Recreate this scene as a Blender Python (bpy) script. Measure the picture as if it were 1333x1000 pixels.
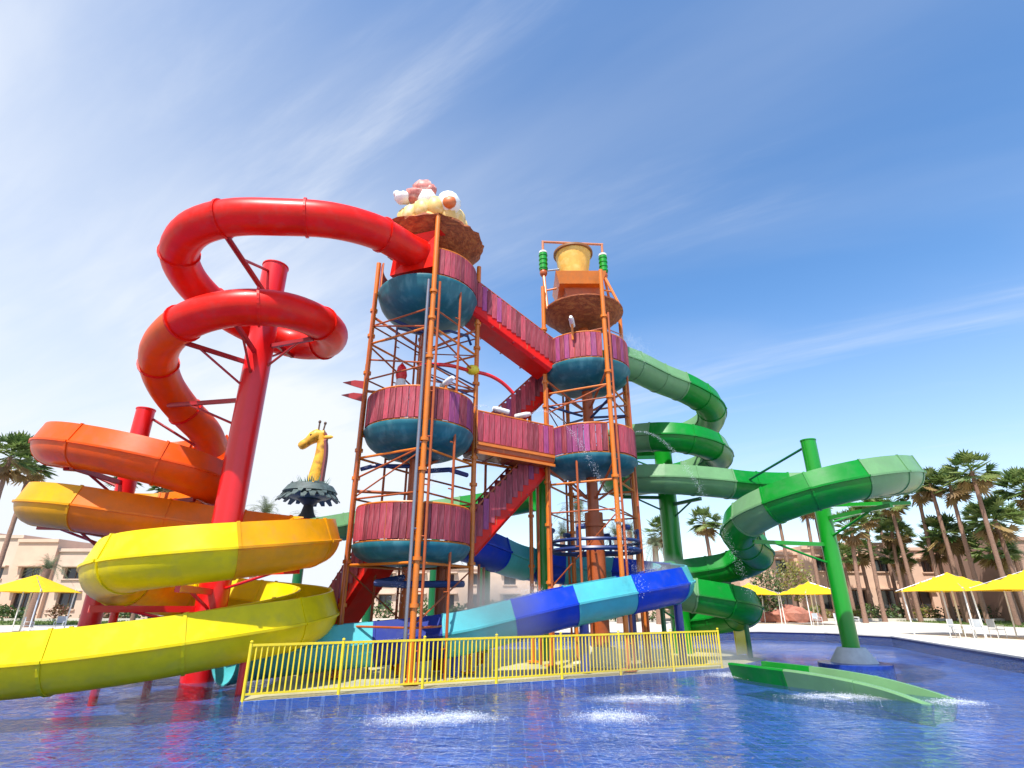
import bpy, bmesh, math, random
from mathutils import Vector, Matrix
R = math.radians
random.seed(7)
for o in list(bpy.data.objects): bpy.data.objects.remove(o)
S = bpy.context.scene
COL = S.collection

# ------------------------------------------------------------------ camera
cam = bpy.data.cameras.new('camera'); co = bpy.data.objects.new('camera', cam); COL.objects.link(co)
co.location = (0, 0, 2.0); co.rotation_euler = (R(90 + 21.8), 0, R(0.0))
cam.sensor_width = 36; cam.lens = 708 / 1333 * 36
cam.clip_start = 0.1; cam.clip_end = 5000
S.camera = co

# ------------------------------------------------------------------ world
SUN_AZ = Vector((-0.36, -0.93, 0)).normalized(); SUN_EL = R(60)
sd = Vector((SUN_AZ.x * math.cos(SUN_EL), SUN_AZ.y * math.cos(SUN_EL), math.sin(SUN_EL)))
W = bpy.data.worlds.new('World'); S.world = W; W.use_nodes = True
nt = W.node_tree; N = nt.nodes; L = nt.links; N.clear()
def nd(t, **k):
    n = N.new(t)
    for a, b in k.items(): setattr(n, a, b)
    return n
out = nd('ShaderNodeOutputWorld'); bg = nd('ShaderNodeBackground'); bg.inputs['Strength'].default_value = 0.085
sky = nd('ShaderNodeTexSky', sky_type='NISHITA', sun_disc=False)
sky.sun_elevation = SUN_EL; sky.sun_rotation = math.atan2(SUN_AZ.x, SUN_AZ.y)
sky.air_density = 1.0; sky.dust_density = 0.25; sky.ozone_density = 2.0
hs = nd('ShaderNodeHueSaturation'); hs.inputs['Saturation'].default_value = 1.2; hs.inputs['Value'].default_value = 1.95
L.new(sky.outputs[0], hs.inputs['Color'])
tc = nd('ShaderNodeTexCoord'); sep = nd('ShaderNodeSeparateXYZ'); L.new(tc.outputs['Generated'], sep.inputs[0])
def math_(op, a, b=None, clamp=False):
    m = nd('ShaderNodeMath', operation=op); m.use_clamp = clamp
    for i, v in enumerate((a, b)):
        if v is None: continue
        if isinstance(v, (int, float)): m.inputs[i].default_value = v
        else: L.new(v, m.inputs[i])
    return m.outputs[0]
den = math_('ADD', math_('MAXIMUM', sep.outputs['Z'], 0.0), 0.16)
px = math_('DIVIDE', sep.outputs['X'], den); py = math_('DIVIDE', sep.outputs['Y'], den)
comb = nd('ShaderNodeCombineXYZ'); L.new(px, comb.inputs[0]); L.new(py, comb.inputs[1])
SKYOFF = ((2.3, 0.4, 0), (5.1, 1.7, 0), (1.1, 3.7, 0))
def cloud(rot, scale, detail, rough, lo, hi, off, distort=0.3):
    vr = nd('ShaderNodeVectorRotate', rotation_type='Z_AXIS'); vr.inputs['Angle'].default_value = rot; L.new(comb.outputs[0], vr.inputs['Vector'])
    mp = nd('ShaderNodeMapping'); mp.inputs['Scale'].default_value = scale; mp.inputs['Location'].default_value = off
    L.new(vr.outputs[0], mp.inputs[0])
    n = nd('ShaderNodeTexNoise'); n.inputs['Scale'].default_value = 1; n.inputs['Detail'].default_value = detail
    n.inputs['Roughness'].default_value = rough; n.inputs['Distortion'].default_value = distort
    L.new(mp.outputs[0], n.inputs['Vector'])
    r = nd('ShaderNodeMapRange', interpolation_type='SMOOTHSTEP'); r.inputs[1].default_value = lo; r.inputs[2].default_value = hi
    L.new(n.outputs[0], r.inputs[0]); return r.outputs[0]
broad = cloud(R(30), (0.55, 1.5, 1), 5, 0.5, 0.38, 0.74, SKYOFF[0], 0.4)
streak = cloud(R(33), (0.45, 2.2, 1), 9, 0.62, 0.50, 0.82, SKYOFF[1], 0.5)
fine = cloud(R(28), (1.2, 6.0, 1), 10, 0.65, 0.25, 0.85, SKYOFF[2], 0.5)
# the cirrus thickens toward the west (camera left)
west = nd('ShaderNodeMapRange', interpolation_type='SMOOTHSTEP'); west.inputs[1].default_value = 0.35; west.inputs[2].default_value = -1.0
L.new(px, west.inputs[0])
cov = math_('ADD', 0.22, math_('MULTIPLY', west.outputs[0], 1.0))
body = math_('MULTIPLY', math_('ADD', math_('MULTIPLY', broad, 0.75), math_('MULTIPLY', west.outputs[0], 0.62)), cov)
body = math_('MULTIPLY', body, math_('ADD', 0.86, math_('MULTIPLY', fine, 0.2)))
cl = math_('ADD', body, math_('MULTIPLY', math_('MULTIPLY', streak, 0.6), math_('ADD', 0.5, math_('MULTIPLY', fine, 0.6))), True)
hz = nd('ShaderNodeMapRange', interpolation_type='SMOOTHSTEP'); hz.inputs[1].default_value = 0.50; hz.inputs[2].default_value = 0.0
L.new(sep.outputs['Z'], hz.inputs[0])
cl2 = math_('ADD', math_('MULTIPLY', cl, 0.9), math_('MULTIPLY', hz.outputs[0], 0.40), True)
mx = nd('ShaderNodeMix', data_type='RGBA'); L.new(cl2, mx.inputs['Factor']); L.new(hs.outputs[0], mx.inputs['A'])
mx.inputs['B'].default_value = (7.3, 7.7, 8.3, 1)
L.new(mx.outputs['Result'], bg.inputs[0]); L.new(bg.outputs[0], out.inputs[0])
sl = bpy.data.lights.new('sun', 'SUN'); sl.energy = 4.8; sl.angle = R(0.53); sl.color = (1, 0.955, 0.88)
so = bpy.data.objects.new('sun', sl); COL.objects.link(so); so.location = sd * 60
so.rotation_euler = (-sd).to_track_quat('-Z', 'Y').to_euler()
S.view_settings.view_transform = 'Standard'; S.view_settings.look = 'None'
S.view_settings.exposure = 0.6; S.view_settings.gamma = 1; S.view_settings.use_curve_mapping = False
S.render.engine = 'CYCLES'
try:
    S.cycles.max_bounces = 8; S.cycles.transparent_max_bounces = 16; S.cycles.caustics_reflective = False; S.cycles.caustics_refractive = False
except Exception: pass

# ------------------------------------------------------------------ materials
MATS = {}
def mat(name, col, rough=0.5, metal=0.0, coat=0.0, var=0.0, vscale=3.0, bump=0.0, bscale=20.0, transl=0.0, rnd=0.0, stretch=(1, 1, 1), dirt=None, spec=0.5):
    if name in MATS: return MATS[name]
    m = bpy.data.materials.new(name); m.use_nodes = True; t = m.node_tree; n = t.nodes; l = t.links
    b = n['Principled BSDF']; b.inputs['Roughness'].default_value = rough; b.inputs['Metallic'].default_value = metal
    b.inputs['Coat Weight'].default_value = coat; b.inputs['Coat Roughness'].default_value = 0.08
    b.inputs['Specular IOR Level'].default_value = spec
    c = (*col, 1); src = None
    if var or rnd or dirt:
        tcn = n.new('ShaderNodeTexCoord'); mp = n.new('ShaderNodeMapping'); mp.inputs['Scale'].default_value = stretch
        l.new(tcn.outputs['Object'], mp.inputs[0])
        nz = n.new('ShaderNodeTexNoise'); nz.inputs['Scale'].default_value = vscale; nz.inputs['Detail'].default_value = 6; nz.inputs['Roughness'].default_value = 0.65
        l.new(mp.outputs[0], nz.inputs['Vector'])
        h = n.new('ShaderNodeHueSaturation'); h.inputs['Color'].default_value = c
        mr = n.new('ShaderNodeMapRange'); mr.inputs[1].default_value = 0.3; mr.inputs[2].default_value = 0.7
        mr.inputs[3].default_value = 1 - var; mr.inputs[4].default_value = 1 + var * 0.6
        l.new(nz.outputs[0], mr.inputs[0])
        val = mr.outputs[0]
        if rnd:
            oi = n.new('ShaderNodeObjectInfo'); m2 = n.new('ShaderNodeMapRange'); m2.inputs[3].default_value = 1 - rnd; m2.inputs[4].default_value = 1 + rnd
            l.new(oi.outputs['Random'], m2.inputs[0])
            mu = n.new('ShaderNodeMath'); mu.operation = 'MULTIPLY'; l.new(val, mu.inputs[0]); l.new(m2.outputs[0], mu.inputs[1]); val = mu.outputs[0]
            # offset the pattern per object
            vm = n.new('ShaderNodeVectorMath'); vm.operation = 'ADD'; sc = n.new('ShaderNodeMath'); sc.operation = 'MULTIPLY'; sc.inputs[1].default_value = 37
            l.new(oi.outputs['Random'], sc.inputs[0]); l.new(mp.outputs[0], vm.inputs[0]); l.new(sc.outputs[0], vm.inputs[1]); l.new(vm.outputs[0], nz.inputs['Vector'])
        l.new(val, h.inputs['Value']); src = h.outputs[0]
        if dirt:
            n2 = n.new('ShaderNodeTexNoise'); n2.inputs['Scale'].default_value = dirt[1]; n2.inputs['Detail'].default_value = 8
            l.new(mp.outputs[0], n2.inputs['Vector'])
            r2 = n.new('ShaderNodeMapRange'); r2.inputs[1].default_value = 0.5; r2.inputs[2].default_value = 0.72; r2.inputs[4].default_value = dirt[2]
            l.new(n2.outputs[0], r2.inputs[0])
            mm = n.new('ShaderNodeMix'); mm.data_type = 'RGBA'; l.new(r2.outputs[0], mm.inputs['Factor']); l.new(src, mm.inputs['A']); mm.inputs['B'].default_value = (*dirt[0], 1)
            src = mm.outputs['Result']
        l.new(src, b.inputs['Base Color'])
        if bump:
            bp = n.new('ShaderNodeBump'); bp.inputs['Strength'].default_value = bump; bp.inputs['Distance'].default_value = 0.05
            n3 = n.new('ShaderNodeTexNoise'); n3.inputs['Scale'].default_value = bscale; n3.inputs['Detail'].default_value = 5
            l.new(mp.outputs[0], n3.inputs['Vector']); l.new(n3.outputs[0], bp.inputs['Height']); l.new(bp.outputs[0], b.inputs['Normal'])
    else:
        b.inputs['Base Color'].default_value = c
    if transl:
        tr = n.new('ShaderNodeBsdfTranslucent'); ms = n.new('ShaderNodeMixShader'); ms.inputs[0].default_value = transl
        if src: l.new(src, tr.inputs[0])
        else: tr.inputs[0].default_value = c
        l.new(b.outputs[0], ms.inputs[1]); l.new(tr.outputs[0], ms.inputs[2]); l.new(ms.outputs[0], n['Material Output'].inputs['Surface'])
    MATS[name] = m; return m

def fiber(name, col, transl=0.20):
    return mat(name, col, rough=0.36, coat=0.08, spec=0.28, var=0.16, vscale=1.1, transl=transl, bump=0.03, bscale=6, dirt=((col[0] * .75 + .04, col[1] * .75 + .04, col[2] * .75 + .04), 3.2, 0.55))
F_RED = fiber('red_fibreglass', (0.86, 0.012, 0.004)); F_RORANGE = fiber('red_orange_fibreglass', (0.88, 0.105, 0.004))
F_ORANGE = fiber('orange_fibreglass', (0.90, 0.21, 0.004)); F_AMBER = fiber('amber_fibreglass', (0.92, 0.42, 0.004))
F_YELLOW = fiber('yellow_fibreglass', (0.88, 0.72, 0.004))
F_GREEN = fiber('green_fibreglass', (0.002, 0.25, 0.022), 0.10); F_PALE = fiber('pale_green_fibreglass', (0.19, 0.40, 0.18), 0.22)
F_BLUE = fiber('blue_fibreglass', (0.003, 0.045, 0.52), 0.1); F_AQUA = fiber('aqua_fibreglass', (0.09, 0.50, 0.56), 0.15)
F_BLUE_SHADED = fiber('shaded_blue_fibreglass', (0.003, 0.02, 0.22), 0.05)  # blue flume colour darkened to paint in the shade behind the tower
F_TEAL = mat('teal_fibreglass', (0.004, 0.13, 0.17), rough=0.5, coat=0.0, var=0.25, vscale=1.4, dirt=((0.10, 0.30, 0.33), 3.5, 0.5), stretch=(1, 1, 0.35))
P_RED = mat('red_steel_paint', (0.74, 0.006, 0.008), rough=0.35, coat=0.3, var=0.08, vscale=1.2)
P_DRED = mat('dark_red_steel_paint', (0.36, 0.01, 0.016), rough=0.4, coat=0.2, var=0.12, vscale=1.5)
P_GREEN = mat('green_steel_paint', (0.003, 0.28, 0.012), rough=0.35, coat=0.3, var=0.08, vscale=1.2)
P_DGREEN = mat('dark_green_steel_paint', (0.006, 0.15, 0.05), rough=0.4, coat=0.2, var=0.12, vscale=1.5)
P_BLUE = mat('blue_steel_paint', (0.005, 0.035, 0.34), rough=0.35, coat=0.3, var=0.1, vscale=1.2)
P_NAVY = mat('navy_pipe_paint', (0.01, 0.03, 0.13), rough=0.4, var=0.15)
P_ORANGE = mat('orange_steel_paint', (0.68, 0.175, 0.010), rough=0.4, coat=0.2, var=0.14, vscale=2.2, dirt=((0.45, 0.16, 0.04), 4, 0.5))
P_RUST = mat('burnt_orange_steel_paint', (0.42, 0.085, 0.014), rough=0.45, coat=0.15, var=0.18, vscale=1.6, dirt=((0.22, 0.06, 0.02), 3, 0.5))
P_YELLOW = mat('yellow_steel_paint', (0.85, 0.64, 0.02), rough=0.4, coat=0.2, var=0.1)
STEEL = mat('galvanised_steel', (0.25, 0.26, 0.30), rough=0.35, metal=0.6, var=0.1)
WHITE = mat('white_plastic', (0.78, 0.78, 0.76), rough=0.35, var=0.06)
GREYM = mat('grey_mesh_fabric', (0.42, 0.45, 0.48), rough=0.8, var=0.1)
PLANK = mat('weathered_pink_plank', (0.35, 0.04, 0.062), rough=0.6, var=0.45, vscale=9, stretch=(3, 3, 0.35), rnd=0.5, dirt=((0.52, 0.16, 0.18), 5, 0.5), bump=0.25, bscale=30)
PURPLE = mat('weathered_purple_plank', (0.30, 0.045, 0.16), rough=0.6, var=0.45, vscale=9, stretch=(3, 3, 0.35), rnd=0.35, dirt=((0.42, 0.14, 0.22), 6, 0.5), bump=0.25, bscale=30)
THATCH = mat('brown_thatch_fibreglass', (0.34, 0.075, 0.018), rough=0.75, var=0.55, vscale=4, stretch=(1, 1, 3), bump=0.8, bscale=9, dirt=((0.40, 0.17, 0.04), 4, 0.6))
CREAM = mat('cream_moulded_plastic', (0.74, 0.50, 0.16), rough=0.5, var=0.2, vscale=3, dirt=((0.74, 0.70, 0.55), 3, 0.6))
PINKM = mat('pink_mottled_plastic', (0.55, 0.17, 0.14), rough=0.5, var=0.5, vscale=6, dirt=((0.72, 0.60, 0.52), 5, 0.7))
BUCKET = mat('golden_bucket_plastic', (0.82, 0.44, 0.07), rough=0.45, var=0.2, vscale=2.5, dirt=((0.85, 0.63, 0.2), 3, 0.7))
CONC = mat('pale_concrete', (0.60, 0.55, 0.47), rough=0.85, var=0.12, vscale=0.6, dirt=((0.42, 0.38, 0.32), 0.9, 0.5), bump=0.15, bscale=12)
PAD = mat('splash_pad_coating', (0.46, 0.42, 0.25), rough=0.55, var=0.2, vscale=0.9, dirt=((0.25, 0.3, 0.28), 0.7, 0.6))
STUCCO = mat('pink_stucco', (0.68, 0.46, 0.34), rough=0.9, var=0.12, vscale=0.4, dirt=((0.58, 0.38, 0.28), 0.6, 0.5), bump=0.1)
STUCCO2 = mat('pale_stucco', (0.62, 0.47, 0.37), rough=0.9, var=0.12, vscale=0.4, dirt=((0.5, 0.36, 0.28), 0.6, 0.5), bump=0.1)
STUCCO3 = mat('dusky_stucco', (0.40, 0.25, 0.19), rough=0.9, var=0.12, vscale=0.4, bump=0.1)
GLASS = mat('dark_window_glass', (0.03, 0.035, 0.045), rough=0.08, spec=0.8)
FRAME = mat('brown_window_frame', (0.12, 0.07, 0.045), rough=0.6)
ROCK = mat('red_rock', (0.42, 0.17, 0.12), rough=0.9, var=0.35, vscale=1.5, bump=0.6, bscale=5)
SHADE = mat('yellow_shade_fabric', (0.88, 0.60, 0.006), rough=0.75, var=0.06, transl=0.25)
TRUNK = mat('palm_trunk_bark', (0.27, 0.16, 0.115), rough=0.95, var=0.35, vscale=5, stretch=(1, 1, 4), bump=0.7, bscale=6, rnd=0.15)
BARK = mat('tree_bark', (0.15, 0.10, 0.07), rough=0.95, var=0.3)
def leafmat(name, a, b, tr=0.25):
    m = bpy.data.materials.new(name); m.use_nodes = True; t = m.node_tree; n = t.nodes; l = t.links
    p = n['Principled BSDF']; p.inputs['Roughness'].default_value = 0.5
    g = n.new('ShaderNodeNewGeometry'); mixc = n.new('ShaderNodeMix'); mixc.data_type = 'RGBA'
    l.new(g.outputs['Random Per Island'], mixc.inputs['Factor']); mixc.inputs['A'].default_value = (*a, 1); mixc.inputs['B'].default_value = (*b, 1)
    l.new(mixc.outputs['Result'], p.inputs['Base Color'])
    tt = n.new('ShaderNodeBsdfTranslucent'); l.new(mixc.outputs['Result'], tt.inputs[0])
    ms = n.new('ShaderNodeMixShader'); ms.inputs[0].default_value = tr
    l.new(p.outputs[0], ms.inputs[1]); l.new(tt.outputs[0], ms.inputs[2]); l.new(ms.outputs[0], n['Material Output'].inputs['Surface']); return m
FAN = leafmat('fan_palm_leaf', (0.06, 0.135, 0.03), (0.27, 0.33, 0.10), .4); DEADFAN = leafmat('dry_palm_leaf', (0.46, 0.33, 0.13), (0.24, 0.15, 0.07), .35)
DATE = leafmat('date_palm_leaf', (0.10, 0.14, 0.075), (0.20, 0.23, 0.13)); SHRUB = leafmat('shrub_leaf', (0.03, 0.07, 0.018), (0.09, 0.14, 0.03))
GOLD = leafmat('golden_leaf', (0.24, 0.20, 0.025), (0.13, 0.16, 0.03)); DRYS = leafmat('reddish_shrub_leaf', (0.22, 0.08, 0.05), (0.12, 0.10, 0.04)); GRASSM = leafmat('grass_blade', (0.07, 0.13, 0.02), (0.14, 0.19, 0.04))

# ------------------------------------------------------------------ mesh helpers
ORG = {}
class MB:
    def __init__(s): s.v = []; s.f = []
    def add(s, vs, fs):
        o = len(s.v); s.v += [tuple(v) for v in vs]; s.f += [tuple(i + o for i in f) for f in fs]; return s
    def box(s, c, d, rot=None):
        hx, hy, hz_ = d[0] / 2, d[1] / 2, d[2] / 2
        vs = [Vector((x * hx, y * hy, z * hz_)) for x in (-1, 1) for y in (-1, 1) for z in (-1, 1)]
        if rot is not None: vs = [rot @ v for v in vs]
        c = Vector(c)
        return s.add([v + c for v in vs], [(0, 1, 3, 2), (4, 6, 7, 5), (0, 4, 5, 1), (2, 3, 7, 6), (0, 2, 6, 4), (1, 5, 7, 3)])
    def beam(s, a, b, w, h):
        a, b = Vector(a), Vector(b); d = b - a; q = d.to_track_quat('X', 'Z').to_matrix()
        return s.box((a + b) / 2, (d.length, w, h), q)
    def tube(s, a, b, r, r2=None, n=10, cap=True):
        a, b = Vector(a), Vector(b); r2 = r if r2 is None else r2; d = (b - a); q = d.to_track_quat('Z', 'Y').to_matrix()
        vs = []; 
        for p, rr in ((a, r), (b, r2)):
            for k in range(n):
                t = 2 * math.pi * k / n; vs.append(p + q @ Vector((math.cos(t) * rr, math.sin(t) * rr, 0)))
        fs = [(k, (k + 1) % n, n + (k + 1) % n, n + k) for k in range(n)]
        if cap: fs += [tuple(range(n - 1, -1, -1)), tuple(range(n, 2 * n))]
        return s.add(vs, fs)
    def poly(s, pts, r, n=8):
        pts = [Vector(p) for p in pts]
        return s.sweep(pts, [(math.cos(2 * math.pi * k / n) * r, math.sin(2 * math.pi * k / n) * r) for k in range(n)])
    def sweep(s, pts, prof, cap=True, scale=None):
        n = len(prof); vs = []; fs = []
        for i, p in enumerate(pts):
            a = pts[max(i - 1, 0)]; b = pts[min(i + 1, len(pts) - 1)]; T = (b - a).normalized()
            up = Vector((0, 0, 1)) if abs(T.z) < 0.95 else Vector((0, 1, 0))
            sd_ = T.cross(up).normalized(); U = sd_.cross(T)
            k = scale[i] if scale else 1
            vs += [p + sd_ * (x * k) + U * (y * k) for x, y in prof]
        for i in range(len(pts) - 1):
            for k in range(n): fs.append((i * n + k, i * n + (k + 1) % n, (i + 1) * n + (k + 1) % n, (i + 1) * n + k))
        if cap: fs += [tuple(range(n - 1, -1, -1)), tuple(range((len(pts) - 1) * n, len(pts) * n))]
        return s.add(vs, fs)
    def lathe(s, c, prof, n=32, a0=0, a1=2 * math.pi):
        c = Vector(c); full = abs(a1 - a0 - 2 * math.pi) < 1e-6; m = n if full else n + 1; vs = []; fs = []; k_ = len(prof)
        for i in range(m):
            t = a0 + (a1 - a0) * i / n
            vs += [c + Vector((math.cos(t) * r, math.sin(t) * r, z)) for r, z in prof]
        for i in range(n):
            j = (i + 1) % m
            for k in range(k_ - 1): fs.append((i * k_ + k, j * k_ + k, j * k_ + k + 1, i * k_ + k + 1))
        return s.add(vs, fs)
    def arcbar(s, c, r, z, rr, a0, a1, n=20):
        pts = [Vector((c[0] + math.cos(a0 + (a1 - a0) * i / n) * r, c[1] + math.sin(a0 + (a1 - a0) * i / n) * r, z)) for i in range(n + 1)]
        return s.poly(pts, rr, 6)
    def blob(s, c, rad, seg=8, rough=0.25, seed=0):
        rg = random.Random(seed); vs = []; fs = []; c = Vector(c); rings = max(4, seg // 2 + 1)
        for i in range(rings + 1):
            ph = math.pi * i / rings
            for k in range(seg):
                t = 2 * math.pi * k / seg; q = 1 + rg.uniform(-rough, rough)
                if i in (0, rings): q = 1
                vs.append(c + Vector((math.sin(ph) * math.cos(t) * rad[0] * q, math.sin(ph) * math.sin(t) * rad[1] * q, math.cos(ph) * rad[2] * q)))
        for i in range(rings):
            for k in range(seg): fs.append((i * seg + k, (i + 1) * seg + k, (i + 1) * seg + (k + 1) % seg, i * seg + (k + 1) % seg))
        return s.add(vs, fs)
    def build(s, name, m, parent=None, smooth=None):
        o0 = ORG.get(parent.name, Vector()) if parent else Vector()
        me = bpy.data.meshes.new(name); me.from_pydata([tuple(Vector(v) - o0) for v in s.v], [], s.f)
        bm = bmesh.new(); bm.from_mesh(me); bmesh.ops.remove_doubles(bm, verts=bm.verts, dist=1e-5) if smooth else None
        bmesh.ops.recalc_face_normals(bm, faces=bm.faces); bm.to_mesh(me); bm.free()
        if smooth:
            me.shade_smooth(); me.set_sharp_from_angle(angle=R(smooth))
        me.materials.append(m)
        return link(name, me, parent)
def link(name, me, parent=None):
    o = bpy.data.objects.new(name, me); COL.objects.link(o)
    if parent: o.parent = parent; ORG[o.name] = ORG.get(parent.name, Vector())
    return o
def tag(o, label=None, cat=None, group=None, kind=None):
    if label: o['label'] = label
    if cat: o['category'] = cat
    if group: o['group'] = group
    if kind: o['kind'] = kind
    return o
def thing(name, loc, label, cat, group=None):
    o = bpy.data.objects.new(name, None); COL.objects.link(o); o.location = loc; o.empty_display_size = 0.3
    ORG[o.name] = Vector(loc); return tag(o, label, cat, group)
def copy_tree(o, loc, rz=0, scale=None, label=None, parent=None):
    c = o.copy(); COL.objects.link(c)
    if parent is None:
        c.location = loc; c.rotation_euler = (0, 0, rz)
        if scale: c.scale = scale
        if label: c['label'] = label
    else: c.parent = parent; c.matrix_parent_inverse = o.matrix_parent_inverse.copy()
    for ch in list(o.children): copy_tree(ch, None, parent=c)
    return c
def spline(P, step=0.3, closed=False):
    P = [Vector(p) for p in P]; out_ = []
    Q = [P[0] * 2 - P[1]] + P + [P[-1] * 2 - P[-2]]
    for i in range(1, len(Q) - 2):
        p0, p1, p2, p3 = Q[i - 1:i + 3]
        n = max(2, int((p2 - p1).length / 0.08))
        t0 = 0; a = .5
        t1 = t0 + (p1 - p0).length ** a; t2 = t1 + (p2 - p1).length ** a; t3 = t2 + (p3 - p2).length ** a
        for k in range(n):
            t = t1 + (t2 - t1) * k / n
            A1 = p0 * ((t1 - t) / (t1 - t0)) + p1 * ((t - t0) / (t1 - t0)); A2 = p1 * ((t2 - t) / (t2 - t1)) + p2 * ((t - t1) / (t2 - t1)); A3 = p2 * ((t3 - t) / (t3 - t2)) + p3 * ((t - t2) / (t3 - t2))
            B1 = A1 * ((t2 - t) / (t2 - t0)) + A2 * ((t - t0) / (t2 - t0)); B2 = A2 * ((t3 - t) / (t3 - t1)) + A3 * ((t - t1) / (t3 - t1))
            out_.append(B1 * ((t2 - t) / (t2 - t1)) + B2 * ((t - t1) / (t2 - t1)))
    out_.append(P[-1])
    for _ in range(6):
        out_ = [out_[0]] + [(out_[i - 1] + out_[i] * 2 + out_[i + 1]) / 4 for i in range(1, len(out_) - 1)] + [out_[-1]]
    res = [out_[0]]; acc = 0
    for i in range(1, len(out_)):
        acc += (out_[i] - out_[i - 1]).length
        if acc >= step: res.append(out_[i]); acc = 0
    if (res[-1] - out_[-1]).length > 0.02: res.append(out_[-1])
    return res
def ring_prof(r, n=24): return [(math.cos(2 * math.pi * k / n) * r, math.sin(2 * math.pi * k / n) * r) for k in range(n)]
def flume_prof(r, wall, lean, th=0.035, n=16, rim=0.03):
    o = [(-(r - lean), wall), (-r, 0.035), (-r - 0.055, 0.03), (-r - 0.055, -0.03), (-r, -0.035)]
    for k in range(1, n): a = math.pi + math.pi * k / n; o.append((math.cos(a) * r, math.sin(a) * r))
    o += [(r, -0.035), (r + 0.055, -0.03), (r + 0.055, 0.03), (r, 0.035), (r - lean, wall)]
    ri = r - th; i = [(r - lean - th - rim, wall), (r - lean - th - rim, wall - 0.05), (r - lean - th, wall - 0.06), (ri, 0)]
    for k in range(n - 1, 0, -1): a = math.pi + math.pi * k / n; i.append((math.cos(a) * ri, math.sin(a) * ri))
    i += [(-ri, 0), (-(r - lean - th), wall - 0.06), (-(r - lean - th - rim), wall - 0.05), (-(r - lean - th - rim), wall)]
    return o + i
def slide_run(root, pts, prof, cols, seclen, name, flange_scale=1.06, flange_mat=None, smooth=35):
    """sections of equal length along a sampled path, each a part with its own flange"""
    Ls = [0]
    for i in range(1, len(pts)): Ls.append(Ls[-1] + (pts[i] - pts[i - 1]).length)
    n = max(1, round(Ls[-1] / seclen)); i0 = 0
    for s_ in range(n):
        end = Ls[-1] * (s_ + 1) / n
        i1 = min((i for i in range(len(pts)) if Ls[i] >= end - 1e-6), default=len(pts) - 1)
        if i1 <= i0: continue
        m = cols(s_, n) if cols.__code__.co_argcount == 2 else cols(pts[(i0 + i1) // 2]); sec = MB().sweep(pts[i0:i1 + 1], prof).build(name, m, root, smooth)
        if s_ < n - 1 and i1 + 1 < len(pts):
            p = pts[i1]; T = (pts[i1 + 1] - pts[i1 - 1]).normalized()
            MB().sweep([p - T * 0.035, p + T * 0.035], [(x * flange_scale, y * flange_scale) for x, y in prof]).build('flange', flange_mat or m, sec)
        i0 = i1
    return n

# ------------------------------------------------------------------ setting
def poly_sheet(name, outer, holes, z, m):
    bm = bmesh.new(); es = []
    for loop in [outer] + holes:
        vs = [bm.verts.new((x, y, z)) for x, y in loop]
        es += [bm.edges.new((vs[i], vs[(i + 1) % len(vs)])) for i in range(len(vs))]
    bmesh.ops.triangle_fill(bm, edges=es, use_beauty=True, use_dissolve=False)
    for f in bm.faces:
        if f.normal.z < 0: f.normal_flip()
    me = bpy.data.meshes.new(name); bm.to_mesh(me); bm.free(); me.materials.append(m)
    return tag(link(name, me), kind='structure')
POOL = [(-48, 34.5), (-30.7, 36.2), (-6, 38.4), (17.0, 40.3), (20.2, 38.6), (21.9, 34.6), (18.3, 21.7), (13.5, 4), (10, -14), (-48, -14)]
# pool floor: small blue mosaic tiles
m = bpy.data.materials.new('blue_mosaic_tile'); m.use_nodes = True; t = m.node_tree; n = t.nodes; l = t.links; b = n['Principled BSDF']; b.inputs['Roughness'].default_value = 0.3
tcn = n.new('ShaderNodeTexCoord'); nz = n.new('ShaderNodeTexNoise'); nz.inputs['Scale'].default_value = 1.3; nz.inputs['Detail'].default_value = 3
l.new(tcn.outputs['Object'], nz.inputs['Vector'])
vs_ = n.new('ShaderNodeVectorMath'); vs_.operation = 'SCALE'; vs_.inputs['Scale'].default_value = 0.12; l.new(nz.outputs['Color'], vs_.inputs[0])
va = n.new('ShaderNodeVectorMath'); va.operation = 'ADD'; l.new(tcn.outputs['Object'], va.inputs[0]); l.new(vs_.outputs[0], va.inputs[1])
br = n.new('ShaderNodeTexBrick'); br.offset = 0; br.inputs['Scale'].default_value = 1; br.inputs['Brick Width'].default_value = 0.30; br.inputs['Row Height'].default_value = 0.30
br.inputs['Mortar Size'].default_value = 0.013; br.inputs['Color1'].default_value = (0.010, 0.075, 0.38, 1); br.inputs['Color2'].default_value = (0.03, 0.15, 0.55, 1); br.inputs['Mortar'].default_value = (0.18, 0.30, 0.64, 1)
l.new(va.outputs[0], br.inputs['Vector'])
vo = n.new('ShaderNodeTexVoronoi'); vo.inputs['Scale'].default_value = 1.9; vo.feature = 'DISTANCE_TO_EDGE'
nz2 = n.new('ShaderNodeTexNoise'); nz2.inputs['Scale'].default_value = 0.35; l.new(tcn.outputs['Object'], nz2.inputs['Vector'])
hsv = n.new('ShaderNodeHueSaturation'); mr = n.new('ShaderNodeMapRange'); mr.inputs[1].default_value = .3; mr.inputs[2].default_value = .7; mr.inputs[3].default_value = .75; mr.inputs[4].default_value = 1.3
l.new(nz2.outputs[0], mr.inputs[0]); l.new(mr.outputs[0], hsv.inputs['Value']); l.new(br.outputs[0], hsv.inputs['Color']); l.new(hsv.outputs[0], b.inputs['Base Color'])
TILE = m
poly_sheet('pool_floor', POOL, [], -0.42, TILE)
NAVYTILE = mat('navy_waterline_tile', (0.012, 0.02, 0.12), rough=0.2, var=0.3, vscale=12)
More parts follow.
